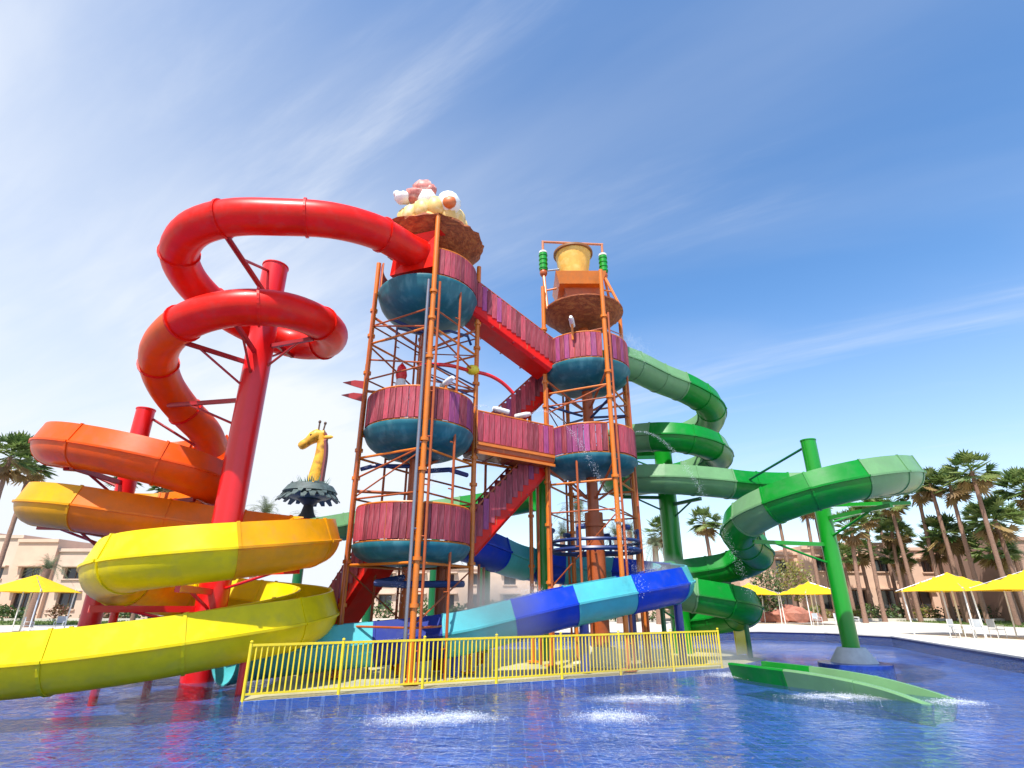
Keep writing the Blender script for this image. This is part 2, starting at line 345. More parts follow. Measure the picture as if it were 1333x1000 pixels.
# water: clear surface film over the tiles
m = bpy.data.materials.new('pool_water'); m.use_nodes = True; t = m.node_tree; n = t.nodes; l = t.links; n.remove(n['Principled BSDF'])
tcn = n.new('ShaderNodeTexCoord')
def wn(scale, det, st, dist):
    mp = n.new('ShaderNodeMapping'); mp.inputs['Scale'].default_value = st; mp.inputs['Rotation'].default_value = (0, 0, R(18)); l.new(tcn.outputs['Object'], mp.inputs[0])
    x = n.new('ShaderNodeTexNoise'); x.inputs['Scale'].default_value = scale; x.inputs['Detail'].default_value = det; x.inputs['Distortion'].default_value = dist; x.inputs['Roughness'].default_value = 0.6
    l.new(mp.outputs[0], x.inputs['Vector']); return x.outputs[0]
a1 = wn(1.15, 2, (1, 1.35, 1), 0.8); a2 = wn(4.2, 3, (1, 1.3, 1), 1.0)
ad = n.new('ShaderNodeMath'); ad.operation = 'MULTIPLY_ADD'; l.new(a2, ad.inputs[0]); ad.inputs[1].default_value = 0.50; l.new(a1, ad.inputs[2])
bp = n.new('ShaderNodeBump'); bp.inputs['Strength'].default_value = 1.0; bp.inputs['Distance'].default_value = 0.26; l.new(ad.outputs[0], bp.inputs['Height'])
calm = wn(.22, 3, (1, 1.6, 1), 0.5); cm = n.new('ShaderNodeMapRange'); cm.inputs[1].default_value = .35; cm.inputs[2].default_value = .65; cm.inputs[3].default_value = .45; cm.inputs[4].default_value = 1.0
l.new(calm, cm.inputs[0]); l.new(cm.outputs[0], bp.inputs['Strength'])
fr = n.new('ShaderNodeFresnel'); fr.inputs['IOR'].default_value = 1.45; l.new(bp.outputs[0], fr.inputs['Normal'])
gl = n.new('ShaderNodeBsdfGlossy'); gl.inputs['Roughness'].default_value = 0.02; l.new(bp.outputs[0], gl.inputs['Normal']); gl.inputs['Color'].default_value = (0.92, 0.92, 1, 1)
tr = n.new('ShaderNodeBsdfTransparent'); tr.inputs['Color'].default_value = (0.80, 0.88, 0.97, 1)
df = n.new('ShaderNodeBsdfDiffuse'); df.inputs['Color'].default_value = (0.10, 0.20, 0.50, 1)
m0 = n.new('ShaderNodeMixShader'); m0.inputs[0].default_value = 0.16; l.new(tr.outputs[0], m0.inputs[1]); l.new(df.outputs[0], m0.inputs[2])
ms = n.new('ShaderNodeMixShader'); l.new(fr.outputs[0], ms.inputs[0]); l.new(m0.outputs[0], ms.inputs[1]); l.new(gl.outputs[0], ms.inputs[2]); l.new(ms.outputs[0], n['Material Output'].inputs['Surface'])
WATER = m
poly_sheet('pool_water', POOL, [], 0.0, WATER)
# pool wall + coping
ctr = Vector((-12, 14))
def offs(d):
    res = []
    for i, p in enumerate(POOL):
        a = Vector(POOL[i - 1]); c = Vector(POOL[(i + 1) % len(POOL)]); p = Vector(p); e1 = (p - a).normalized(); e2 = (c - p).normalized()
        n1 = Vector((-e1.y, e1.x)); n2 = Vector((-e2.y, e2.x)); nn = (n1 + n2).normalized(); k = d / max(0.4, nn.dot(n1)); res.append(p + nn * k)
    return res
INN = [Vector(p) for p in POOL]; OUT = offs(0.5) if (offs(0.5)[2] - ctr).length > (INN[2] - ctr).length else offs(-0.5)
w = MB(); k = len(POOL)
w.add([(p.x, p.y, -0.45) for p in INN] + [(p.x, p.y, 0.10) for p in INN], [(i, (i + 1) % k, k + (i + 1) % k, k + i) for i in range(k)])
pool_wall = tag(w.build('pool_wall', NAVYTILE), kind='structure')
w = MB(); lo = [(p.x, p.y) for p in INN]; hi = [(p.x, p.y) for p in OUT]
inn2 = [(x + (hx - x) * -0.06, y + (hy - y) * -0.06) for (x, y), (hx, hy) in zip(lo, hi)]
w.add([(*p, 0.10) for p in inn2] + [(*p, 0.165) for p in inn2] + [(*p, 0.165) for p in hi], sum([[(i, (i + 1) % k, k + (i + 1) % k, k + i), (k + i, k + (i + 1) % k, 2 * k + (i + 1) % k, 2 * k + i)] for i in range(k)], []))
tag(w.build('pool_coping', mat('coping_stone', (0.66, 0.62, 0.55), rough=0.8, var=0.15, vscale=2, stretch=(1, 1, 1))), kind='structure')
m = bpy.data.materials.new('deck_concrete'); m.use_nodes = True; t = m.node_tree; n = t.nodes; l = t.links; b = n['Principled BSDF']; b.inputs['Roughness'].default_value = .85
tcn = n.new('ShaderNodeTexCoord'); br = n.new('ShaderNodeTexBrick'); br.offset = 0; br.inputs['Scale'].default_value = 1; br.inputs['Brick Width'].default_value = 3.0; br.inputs['Row Height'].default_value = 3.0; br.inputs['Mortar Size'].default_value = .03
br.inputs['Color1'].default_value = (.58, .53, .45, 1); br.inputs['Color2'].default_value = (.63, .58, .50, 1); br.inputs['Mortar'].default_value = (.33, .29, .24, 1); l.new(tcn.outputs['Object'], br.inputs['Vector'])
nz = n.new('ShaderNodeTexNoise'); nz.inputs['Scale'].default_value = .35; nz.inputs['Detail'].default_value = 8; l.new(tcn.outputs['Object'], nz.inputs['Vector'])
rr = n.new('ShaderNodeMapRange'); rr.inputs[1].default_value = .48; rr.inputs[2].default_value = .75; rr.inputs[4].default_value = .6; l.new(nz.outputs[0], rr.inputs[0])
mm = n.new('ShaderNodeMix'); mm.data_type = 'RGBA'; l.new(rr.outputs[0], mm.inputs['Factor']); l.new(br.outputs[0], mm.inputs['A']); mm.inputs['B'].default_value = (.40, .34, .28, 1); l.new(mm.outputs['Result'], b.inputs['Base Color']); DECK = m
poly_sheet('deck', [(-260, -120), (260, -120), (260, 62), (-260, 62)], [hi], 0.155, DECK)
poly_sheet('ground', [(-1500, 62), (1500, 62), (1500, 2500), (-1500, 2500)], [], 0.15, mat('sandy_ground', (0.36, 0.30, 0.21), rough=0.95, var=0.25, vscale=0.1, dirt=((0.12, 0.16, 0.05), 0.05, 0.8)))
# splash pad under the towers, its near edge under the fence
FA = Vector((-5.78, 13.35)); FB = Vector((6.75, 19.6))
pad = [(FA.x - .03, FA.y - .05), (FB.x + .03, FB.y - .05), (9.4, 22.5), (9.2, 27.5), (-2, 27), (-7.5, 23), (-8.0, 19.5), (-6.4, 17.0)]
w = MB(); k = len(pad); w.add([(*p, 0.015) for p in pad], [tuple(range(k))])
tag(w.build('splash_pad', PAD), kind='structure')
w = MB(); w.add([(*p, -0.42) for p in pad] + [(*p, 0.014) for p in pad], [(i, (i + 1) % k, k + (i + 1) % k, k + i) for i in range(k)])
tag(w.build('splash_pad_wall', TILE), kind='structure')

# ------------------------------------------------------------------ yellow fence
fdir = (FB - FA).normalized(); flen = (FB - FA).length
fence = thing('pool_fence', (FA.x, FA.y, 0.05), 'yellow steel picket fence along the edge of the splash pad', 'fence')
def fp(s, z): return (FA.x + fdir.x * s, FA.y + fdir.y * s, z)
npanel = 7
for i in range(npanel + 1):
    s = flen * i / npanel; MB().tube(fp(s, 0.0), fp(s, 1.14), 0.038, n=8).lathe(fp(s, 1.16), [(0.038, 0), (0.03, .03), (0, .04)], 8).build('post', P_YELLOW, fence, 40)
for i in range(npanel):
    s0 = flen * i / npanel; s1 = flen * (i + 1) / npanel
    MB().beam(fp(s0, 1.10), fp(s1, 1.10), 0.045, 0.05).build('rail', P_YELLOW, fence)
    MB().beam(fp(s0, 0.14), fp(s1, 0.14), 0.04, 0.04).build('rail', P_YELLOW, fence)
    nb = 17
    for k in range(1, nb):
        s = s0 + (s1 - s0) * k / nb
        if i == 0 and k == 1:
            pick = MB().box(fp(s, 0.62), (0.03, 0.03, 0.94)).build('picket', P_YELLOW, fence); p0 = Vector(fp(s, 0))
        else:
            c = pick.copy(); COL.objects.link(c); c.location = Vector(fp(s, 0)) - p0
ang = math.atan2(fdir.y, fdir.x)

yp = thing('barrier_panel', (9.26, 24.33, -.42), 'mustard yellow upright panel on two posts past the fence end', 'panel')
yc = Vector((9.26, 24.33, .62)); yr = Matrix.Rotation(R(35), 3, 'Z')
MB().box(yc, (.62, .05, 1.15), yr).build('board', P_YELLOW, yp)
for s_ in (-.33, .33):
    q = yc + yr @ Vector((s_, 0, 0)); MB().tube((q.x, q.y, -.42), (q.x, q.y, 1.28), .035, n=8).build('post', P_YELLOW, yp, 40)

# ------------------------------------------------------------------ towers
def ring_pt(c, r, deg, z): return Vector((c[0] + math.cos(R(deg)) * r, c[1] + math.sin(R(deg)) * r, z))
plank_me = {}
def plank_mesh(h, m):
    key = (round(h, 2), m.name)
    if key not in plank_me:
        b_ = MB(); w_, t_ = 0.098, 0.028; c_ = 0.012
        prof = [(-w_ + c_, -t_), (w_ - c_, -t_), (w_, -t_ + c_), (w_, t_), (-w_, t_), (-w_, -t_ + c_)]
        b_.add([(x, y, -h / 2) for x, y in prof] + [(x, y, h / 2) for x, y in prof], [(i, (i + 1) % 6, 6 + (i + 1) % 6, 6 + i) for i in range(6)] + [tuple(range(5, -1, -1)), tuple(range(6, 12))])
        me = bpy.data.meshes.new('plank'); me.from_pydata(b_.v, [], b_.f); me.materials.append(m); plank_me[key] = me
    return plank_me[key]
def plank(rail, p, rz, h, m, tilt=0.0):
    o = link('plank', plank_mesh(h, m), rail); o.location = Vector(p) - ORG[rail.name]; o.rotation_euler = (0, tilt, rz); return o
def round_railing(root, c, r, z, a0, a1, mats, h=1.05):
    b_ = MB(); b_.arcbar(c, r, z + 0.08, 0.03, R(a0), R(a1)); b_.arcbar(c, r, z + h + 0.10, 0.035, R(a0), R(a1))
    nposts = max(2, round((a1 - a0) / 30))
    for i in range(nposts + 1):
        p = ring_pt(c, r, a0 + (a1 - a0) * i / nposts, z); b_.tube(p, p + Vector((0, 0, h + 0.1)), 0.028, n=6)
    rail = b_.build('railing', P_ORANGE, root, 40)
    npl = int((a1 - a0) * math.pi / 180 * r / 0.205); rg = random.Random(int(z * 10))
    for i in range(npl):
        a = a0 + (a1 - a0) * (i + .5) / npl
        plank(rail, ring_pt(c, r + 0.015, a, z + 0.09 + h / 2 + rg.uniform(-.012, .012)), R(a + 90), h - 0.06, mats(i, npl, rg))
    return rail
def bowl(root, c, z, r, depth, name='platform_bowl'):
    prof = [(0.0, 0.03), (r - .12, 0.03), (r - .02, 0.06), (r + .04, 0.05), (r + .05, -0.02), (r + .01, -0.10)]
    for k in range(1, 11):
        a = math.pi / 2 * k / 10; prof.append((max(0.28, (r - .02) * math.cos(a * 0.93)), -0.12 - (depth - .12) * math.sin(a)))
    prof.append((0, -depth))
    return MB().lathe((c[0], c[1], z), prof, 40).build(name, F_TEAL, root, 40)
def legpole(root, p, z1, r, m, collars=(), z0=0.05):
    b_ = MB().tube((p[0], p[1], z0 + 0.02), (p[0], p[1], z1), r, n=12)
    o = b_.build('leg', m, root, 40)
    for z in collars: MB().tube((p[0], p[1], z - .05), (p[0], p[1], z + .05), r * 1.55, n=12).build('collar', m, o, 40)
    MB().box((p[0], p[1], z0 + 0.03), (r * 4.2, r * 4.2, 0.06), Matrix.Rotation(R(20), 3, 'Z')).build('base_plate', m, o)
    return o
pinkm = lambda i, n, rg: PLANK
mixm = lambda i, n, rg: PURPLE if rg.random() < 0.45 else PLANK
LC = (-3.1, 17.5); LR = 1.78; LA = [195, 285, 15, 105]
RC = (2.98, 20.2); RR = 1.72; RA = [200, 288, 20, 110]
L1, L2, L3 = 3.52, 7.1, 12.28
R1, R2 = 6.78, 10.42
lt = thing('play_tower', (LC[0], LC[1], 0.05), 'taller orange pole tower with three teal platforms, red tube slide starting at its top', 'tower')
for i, a in enumerate(LA):
    top = [13.6, 14.75, 14.1, 14.2][i]
    p = ring_pt(LC, LR + 0.10, a, 0); legpole(lt, p, top, 0.085, P_ORANGE, [1.9, 3.1, 5.6, 6.5, 9.2, 10.6, 11.6])
MB().tube((LC[0], LC[1], 0.07), (LC[0], LC[1], 6.6), 0.26, n=16).tube((LC[0], LC[1], 6.5), (LC[0], LC[1], 14.6), 0.17, n=16).build('centre_column', P_RUST, lt, 40)
for q in ((-2.3, 18.6, 3.3, .16), (-2.0, 17.9, 3.3, .09)):
    MB().tube((q[0], q[1], 0.06), q[:3], q[3], n=10).build('post', P_RUST, lt, 40)
for z, d in ((L1, 0.55), (L2, 0.80), (L3, 1.05)): bowl(lt, LC, z, LR - 0.02, d)
round_railing(lt, LC, LR - 0.04, L1, 199, 281, pinkm); round_railing(lt, LC, LR - 0.04, L1, 289, 371, pinkm)
round_railing(lt, LC, LR - 0.04, L2, 108, 281, pinkm); round_railing(lt, LC, LR - 0.04, L2, 289, 371, mixm)
round_railing(lt, LC, LR - 0.04, L3, 289, 371, pinkm); round_railing(lt, LC, LR - 0.04, L3, 150, 205, pinkm)
def twins(root, c, r, angs, tops):
    for a, t in zip(angs, tops):
        p = ring_pt(c, r, a, 0); o = MB().tube((p.x, p.y, .02), (p.x, p.y, t), .042, n=8).build('twin_pole', P_RUST, root, 40)
        z = .8
        while z < t - .3:
            q = ring_pt(c, r, a - 6, z); MB().tube((p.x, p.y, z), q, .022, n=6).build('tie', P_RUST, o); z += 1.45
def braces(root, c, r, angs, lev, diag, m=P_ORANGE, rr=0.04):
    for z in lev:
        for i in range(len(angs)):
            a, b_ = ring_pt(c, r, angs[i], z), ring_pt(c, r, angs[(i + 1) % len(angs)], z)
            MB().tube(a, b_, rr, n=8).build('brace', m, root, 40)
    for z0, z1, i in diag:
        MB().tube(ring_pt(c, r, angs[i], z0), ring_pt(c, r, angs[(i + 1) % len(angs)], z1), rr * .8, n=8).build('diagonal_brace', P_RUST, root, 40)
braces(lt, LC, LR + 0.10, LA, (3.0, 6.25, 10.3), ((5.6, 6.3, 0), (9.7, 9.0, 0), (11.0, 10.3, 0), (10.2, 9.6, 1), (5.4, 6.2, 2), (9.4, 10.2, 3)))
for a, z in ((195, 10.9), (285, 10.9), (15, 10.9), (105, 10.9), (195, 6.6), (285, 6.6), (15, 6.6)):
    MB().tube(ring_pt(LC, 0.15, a, z - .55), ring_pt(LC, LR + .08, a, z + .45), 0.05, n=8).build('knee_brace', P_RUST, lt, 40)
twins(lt, LC, LR + .12, [201, 291, 21, 111], [12.2, 12.0, 13.2, 12.0]); twins(lt, LC, LR - .1, [321, 141], [12.32, 12.32])
braces(lt, LC, LR + 0.10, LA, (1.35, 4.95, 8.95, 11.0), ((1.4, 2.9, 1), (8.4, 9.0, 1), (8.9, 10.3, 2), (1.4, 2.9, 3), (5.0, 6.2, 0), (10.3, 11.0, 2)), P_RUST, .03)
# silver service pipes, navy plumbing under the platforms
for a, top in ((189, 9.6), (279.5, 12.0)):
    p = ring_pt(LC, LR + 0.16, a, 0); o = MB().tube((p.x, p.y, 0.0), (p.x, p.y, top), 0.05, n=10).build('service_pipe', STEEL, lt, 40)
    for z in (1.2, 3.9, 6.4, 9.3):
        q = ring_pt(LC, LR + 0.10, a + 6, z); MB().tube((p.x, p.y, z), q, 0.025, n=6).build('pipe_clamp', STEEL, o)
for (pts, r) in (([(-4.2, 16.9, 11.2), (-3.4, 17.2, 10.95), (-3.0, 17.5, 10.95)], .06), ([(-4.6, 17.2, 10.5), (-4.0, 16.9, 10.5), (-4.0, 16.9, 10.85), (-3.1, 17.5, 10.9)], .04),
                 ([(-3.0, 17.4, 10.9), (-2.2, 17.2, 10.9), (-1.6, 17.6, 10.9), (-1.5, 17.9, 10.7)], .05), ([(-3.1, 17.5, 6.1), (-4.4, 17.0, 6.0), (-4.8, 17.05, 5.9)], .07),
                 ([(-3.1, 17.4, 5.9), (-2.0, 17.1, 5.9), (-1.5, 17.9, 5.9)], .08), ([(-3.1, 17.4, 2.7), (-4.0, 17.0, 2.5), (-3.9, 16.6, 2.5), (-3.1, 16.5, 2.45), (-1.5, 17.8, 2.5)], .10)):
    MB().poly(pts, r).build('plumbing_pipe', P_NAVY, lt, 40)
for z in (8.55, 9.0):
    MB().tube(ring_pt(LC, LR + .1, 285, z), ring_pt(LC, LR + .1, 375, z + .1), .03, n=6).build('guard_rail', P_NAVY, lt, 40)
for a, z in ((195, 8.55), (105, 8.7), (15, 8.9), (195, 5.2), (105, 5.2)):
    MB().tube(ring_pt(LC, .16, a, z), ring_pt(LC, LR + .1, a, z), .05, n=8).build('crossbar', P_NAVY if a == 105 else P_RUST, lt, 40)
# roof of the taller tower: thatched inverted dish and its moulded crown
roofp = [(0.0, -0.75), (0.5, -0.72), (1.1, -0.50), (1.65, -0.12), (1.92, 0.10), (1.95, 0.18), (1.80, 0.22), (1.2, 0.35), (0, 0.5)]
roof = MB()
rg = random.Random(3); n_ = 48
prof = roofp; base = MB().lathe((LC[0], LC[1], 14.55), prof, n_)
vs = []
for v in base.v:
    d = Vector((v[0] - LC[0], v[1] - LC[1], 0)); k = 1 + rg.uniform(-.035, .045) * (d.length > 0.3); vs.append((LC[0] + d.x * k, LC[1] + d.y * k, v[2] + rg.uniform(-.05, .05)))
roof.add(vs, base.f); rf = roof.build('thatch_roof', THATCH, lt, 25)
cr = thing('roof_sculpture', (LC[0], LC[1], 14.8), 'cream and orange lumpy sculpture with pink topping on the brown tower roof', 'sculpture')
MB().lathe((LC[0], LC[1], 14.85), [(1.3, -.15), (1.36, 0.1), (1.26, 0.5), (1.1, .7), (0, .8)], 24).build('orange_band', mat('ochre_plastic', (.72, .30, .04), .5, var=.3), cr, 40)
for i in range(14):
    a = i * 360 / 14; p = ring_pt(LC, 1.05, a, 15.5 + .08 * (i % 3)); MB().blob(p, (.38, .38, .48), 10, .08, i).build('cream_lobe', CREAM, cr, 60)
for i in range(8):
    a = 20 + i * 360 / 8; p = ring_pt(LC, 0.70, a, 15.95); MB().blob(p, (.42, .42, .45), 10, .08, i + 30).build('cream_lobe', CREAM, cr, 60)
MB().blob((LC[0] - 0.15, LC[1] - .9, 16.2), (.36, .34, .42), 10, .12, 5).build('white_lobe', WHITE, cr, 60)
MB().blob((LC[0] - 0.55, LC[1] - .75, 16.45), (.50, .40, .36), 10, .14, 6).blob((LC[0] - 0.35, LC[1] - .7, 16.85), (.42, .36, .40), 10, .14, 8).blob((LC[0] - 0.05, LC[1] - .75, 16.75), (.26, .24, .26), 10, .14, 9).build('pink_topping', PINKM, cr, 50)
MB().blob((LC[0] - 1.05, LC[1] - .8, 16.35), (.38, .30, .24), 8, .1, 9).blob((LC[0] - 1.3, LC[1] - .85, 16.5), (.16, .14, .14), 8, .1, 9).build('white_lobe', WHITE, cr, 50)
MB().blob((LC[0] + 0.70, LC[1] - .95, 15.95), (.46, .44, .52), 12, .05, 11).build('white_ball', WHITE, cr, 60)
MB().blob((LC[0] + 0.78, LC[1] - 1.27, 15.75), (.27, .2, .25), 10, .05, 12).build('orange_spot', mat('orange_spot', (.6, .14, .03), .5), cr, 60)

# right tower
rt = thing('bucket_tower', (RC[0], RC[1], 0.05), 'orange pole tower with two teal platforms and a tipping bucket frame on top', 'tower')
for i, a in enumerate(RA):
    top = [14.2, 14.3, 13.7, 13.7][i]; p = ring_pt(RC, RR + .08, a, 0)
    legpole(rt, p, top, 0.085, P_ORANGE if i != 0 else P_ORANGE, [2.6, 4.5, 6.0, 8.9, 9.9, 12.2])
legpole(rt, (0.72, 20.95), 9.9, 0.075, P_ORANGE, [3.2, 5.0])
MB().tube((RC[0], RC[1], 0.45), (RC[0], RC[1], 5.0), 0.33, n=20).tube((RC[0], RC[1], 4.5), (RC[0], RC[1], 4.62), 0.43, n=20).tube((RC[0], RC[1], 5.0), (RC[0], RC[1], 13.4), 0.21, n=20).build('centre_column', P_RUST, rt, 40)
MB().lathe((RC[0], RC[1], 0.05), [(.0, .55), (.50, .55), (.62, .1), (1.0, .06), (1.0, 0)], 24).build('column_footing', mat('pale_footing', (.62, .62, .5), .8, var=.2), rt, 40)
for z, d in ((R1, .50), (R2, .70)): bowl(rt, RC, z, RR - .02, d)
round_railing(rt, RC, RR - .04, R1, 204, 284, mixm); round_railing(rt, RC, RR - .04, R1, 292, 376, pinkm); round_railing(rt, RC, RR - .04, R1, 24, 106, mixm)
round_railing(rt, RC, RR - .04, R2, 214, 284, mixm); round_railing(rt, RC, RR - .04, R2, 292, 345, mixm)
braces(rt, RC, RR + .08, RA, (5.9, 9.4), ((8.5, 9.4, 1), (7.9, 8.9, 2), (8.6, 9.4, 0)))
for a in RA:
    for z in (9.6, 6.1): MB().tube(ring_pt(RC, .25, a, z - .6), ring_pt(RC, RR + .06, a, z + .4), .045, n=8).build('knee_brace', P_RUST, rt, 40)
for a, z in ((200, 8.7), (288, 8.6), (110, 8.7), (20, 8.7)):
    MB().tube(ring_pt(RC, .26, a, z), ring_pt(RC, RR + .08, a, z + .25), .05, n=8).build('crossbar', P_NAVY, rt, 40)
twins(rt, RC, RR + .1, [206, 294, 26, 116], [9.6, 12.4, 12.4, 12.0]); twins(rt, RC, RR - .1, [244, 340], [6.82, 10.46])
braces(rt, RC, RR + .08, RA, (2.3, 4.9, 7.95, 8.9, 11.7), ((2.4, 4.8, 0), (4.9, 5.9, 2), (11.7, 12.6, 1), (8.0, 8.9, 3)), P_RUST, .03)
# dish under the bucket, tray, frame, bucket
MB().lathe((RC[0], RC[1], 12.95), [(0, -.45), (.6, -.42), (1.2, -.2), (1.5, .10), (1.68, .24), (1.68, .30), (1.5, .22), (0, .15)], 36).build('catch_dish', THATCH, rt, 30)
MB().add([(RC[0] + x * w_, RC[1] + y * w_ * .9, z) for z, w_ in ((12.6, .4), (14.1, .8)) for x, y in ((-1, -1), (1, -1), (1, 1), (-1, 1))], [(0, 1, 5, 4), (1, 2, 6, 5), (2, 3, 7, 6), (3, 0, 4, 7), (3, 2, 1, 0), (4, 5, 6, 7)]).build('funnel', P_RUST, rt)
MB().add([(RC[0] - .15 + x * w_, RC[1] - .2 + y * w_ * .95, z) for z, w_ in ((14.1, .88), (14.62, 1.04), (14.62, .98), (14.2, .85)) for x, y in ((-1, -1), (1, -1), (1, 1), (-1, 1))],
     sum([[(4 * j + i, 4 * j + (i + 1) % 4, 4 * j + 4 + (i + 1) % 4, 4 * j + 4 + i) for i in range(4)] for j in range(3)], []) + [(3, 2, 1, 0), (12, 13, 14, 15)]).build('splash_tray', P_ORANGE, rt)
sx = 1.32; fx, fy = RC[0] - .30, RC[1] - .1
ft = [Vector((fx - sx, fy - .1, 15.15)), Vector((fx + sx, fy + .1, 15.15))]
for k, p in enumerate(ft):
    s_ = (-1, 1)[k]
    for dx_, dy_ in ((1.52, -.6), (1.48, .7)): MB().tube(p, (RC[0] + s_ * dx_, RC[1] + dy_, 13.15), .06, n=8).build('frame_leg', P_ORANGE, rt, 40)
    MB().tube((p + Vector((RC[0] + s_ * 1.52, RC[1] - .6, 13.15))) / 2, (fx + s_ * .8, fy - .4, 14.2), .04, n=8).build('frame_strut', P_ORANGE, rt, 40)
    MB().blob(p, (.17, .17, .2), 10, .0, 1).build('pivot', P_RUST, rt, 50)
    g = MB().tube(p + Vector((0, 0, .12)), p + Vector((0, 0, 1.0)), .17, n=14).build('green_canister', P_GREEN, rt, 40)
    for j in range(4): MB().tube(p + Vector((0, 0, .2 + j * .22)), p + Vector((0, 0, .26 + j * .22)), .195, n=14).build('canister_rib', P_GREEN, g, 40)
    MB().tube(p + Vector((0, 0, 1.0)), p + Vector((0, 0, 1.08)), .18, n=14).build('canister_cap', WHITE, g, 40)
    MB().tube(p + Vector((0, 0, .1)), p + Vector((-s_ * .75, 0, .2)), .04, n=8).build('bucket_axle', STEEL, rt, 40)
pp = MB()
for q0, q1 in ((ft[0] + Vector((0, 0, 1.0)), ft[0] + Vector((0, 0, 1.66))), (ft[1] + Vector((0, 0, 1.0)), ft[1] + Vector((0, 0, 1.66))), (ft[0] + Vector((-.05, 0, 1.62)), ft[1] + Vector((.05, 0, 1.62)))): pp.tube(q0, q1, .055, n=10)
pp.tube((fx, fy, 16.77), (fx, fy, 16.3), .05, n=8).build('water_pipe', mat('brown_orange_pipe_paint', (.55, .2, .09), .4, var=.2), rt, 50)
bk = thing('tipping_bucket', (fx, fy, 14.62), 'golden yellow round tipping bucket hung in the tower top frame', 'bucket')
MB().lathe((fx, fy, 14.66), [(0, 0), (.50, 0), (.55, .04), (.62, .45), (.70, .95), (.77, 1.45), (.83, 1.50), (.80, 1.56), (.72, 1.45), (.5, .1), (0, .1)], 32).build('bucket_body', BUCKET, bk, 40)
MB().lathe((fx, fy, 14.66), [(.60, .16), (.63, .18), (.63, .24), (.60, .26)], 32).build('hoop', P_ORANGE, bk, 40)
MB().lathe((fx, fy, 14.66), [(.79, 1.44), (.86, 1.46), (.86, 1.55), (.80, 1.58)], 32).build('rim', mat('brown_rim', (.25, .10, .03), .5), bk, 40)

# ------------------------------------------------------------------ stairs and bridge
def stair(name, a, b, wdt, label, level=False, sides=(1, -1), depth=0.34):
    a, b = Vector(a), Vector(b); d = b - a; hd = Vector((d.x, d.y, 0)); ln = hd.length; hd.normalize(); sdv = Vector((-hd.y, hd.x, 0))
    root = thing(name, ((a.x + b.x) / 2, (a.y + b.y) / 2, min(a.z, b.z)), label, 'bridge' if level else 'stairs')
    # red U channel soffit
    prof = [(-wdt / 2, .12), (-wdt / 2, -depth * .7), (-wdt / 2 + .12, -depth), (wdt / 2 - .12, -depth), (wdt / 2, -depth * .7), (wdt / 2, .12), (wdt / 2 - .06, .12), (wdt / 2 - .06, -depth * .6), (-wdt / 2 + .06, -depth * .6), (-wdt / 2 + .06, .12)]
    ch = MB().sweep([a, (a + b) / 2, b], prof).build('channel', F_RED if not level else P_RUST, root)
    for i in range(1, 4):
        p = a + d * i / 4; MB().beam(p + sdv * (wdt / 2 + .01) - Vector((0, 0, depth * .98)), p - sdv * (wdt / 2 + .01) - Vector((0, 0, depth * .98)), .05, .05).build('rib', P_DRED, ch)
    if not level:
        ns = max(3, int(abs(d.z) / .19))
        for i in range(ns):
            p = a + d * (i + .5) / ns; MB().box(p + Vector((0, 0, -.02)), (.27, wdt - .14, .05), Matrix.Rotation(math.atan2(hd.y, hd.x), 3, 'Z')).build('tread', mat('tread_plate', (.35, .1, .08), .6), root)
    for s_ in sides:
        o = sdv * s_ * (wdt / 2 - .02)
        rb = MB(); rb.tube(a + o + Vector((0, 0, 1.12)), b + o + Vector((0, 0, 1.12)), .032, n=8)
        for i in range(4):
            p = a + d * (i / 3) + o; rb.tube(p - Vector((0, 0, .2)), p + Vector((0, 0, 1.12)), .028, n=6)
        rail = rb.build('railing', P_ORANGE if level else P_RUST, root, 40)
        npl = int(ln / .205); rg = random.Random(int(ln * 100) + s_)
        for i in range(npl):
            p = a + d * ((i + .5) / npl) + o + sdv * s_ * .02 + Vector((0, 0, .56))
            plank(rail, p, math.atan2(hd.y, hd.x), 1.02, PLANK if rg.random() < .85 else PURPLE)
    return root
stair('staircase', (-1.75, 18.15, L3 + .02), (1.35, 19.75, R2 + .1), 1.15, 'red channel stairs with pink plank sides linking the two highest platforms')
stair('staircase', (1.5, 21.3, R2 - .05), (-1.0, 20.35, 7.6), 1.1, 'pink plank stairs descending behind the bridge from the bucket tower')
stair('staircase', (.95, 20.15, 6.6), (-1.6, 19.0, L1 + .1), 1.1, 'dark red stairs descending below the bridge to the lowest platform')
stair('staircase', (-4.1, 18.55, L1), (-6.5, 20.3, .35), 1.1, 'maroon stairs from the lowest platform down to the splash pad')
br_ = stair('footbridge', (-1.45, 18.25, L2 - .1), (1.25, 19.7, R1 + .1), 1.15, 'level bridge with pink plank sides and orange frame joining both towers', level=True)
for s_ in (1, -1):
    sdv = Vector((-.473, .881, 0)) * s_ * .6
    for z in (-.36, -.05): MB().beam(Vector((-1.45, 18.25, L2 - .1 + z)) + sdv, Vector((1.25, 19.7, R1 + .1 + z)) + sdv, .07, .09).build('edge_beam', P_ORANGE, br_)
MB().beam((-.9, 19.9, 7.25), (1.3, 21.0, 7.2), 1.1, .12).build('landing', P_RUST, br_)
for p, q in (((-1.0, 20.35, .06), 7.6), ((.95, 20.1, .06), 6.4), ((-1.15, 19.9, .06), 3.6)):
    MB().tube(p, (p[0], p[1], q), .05, n=8).build('support_post', P_RUST, br_, 40)
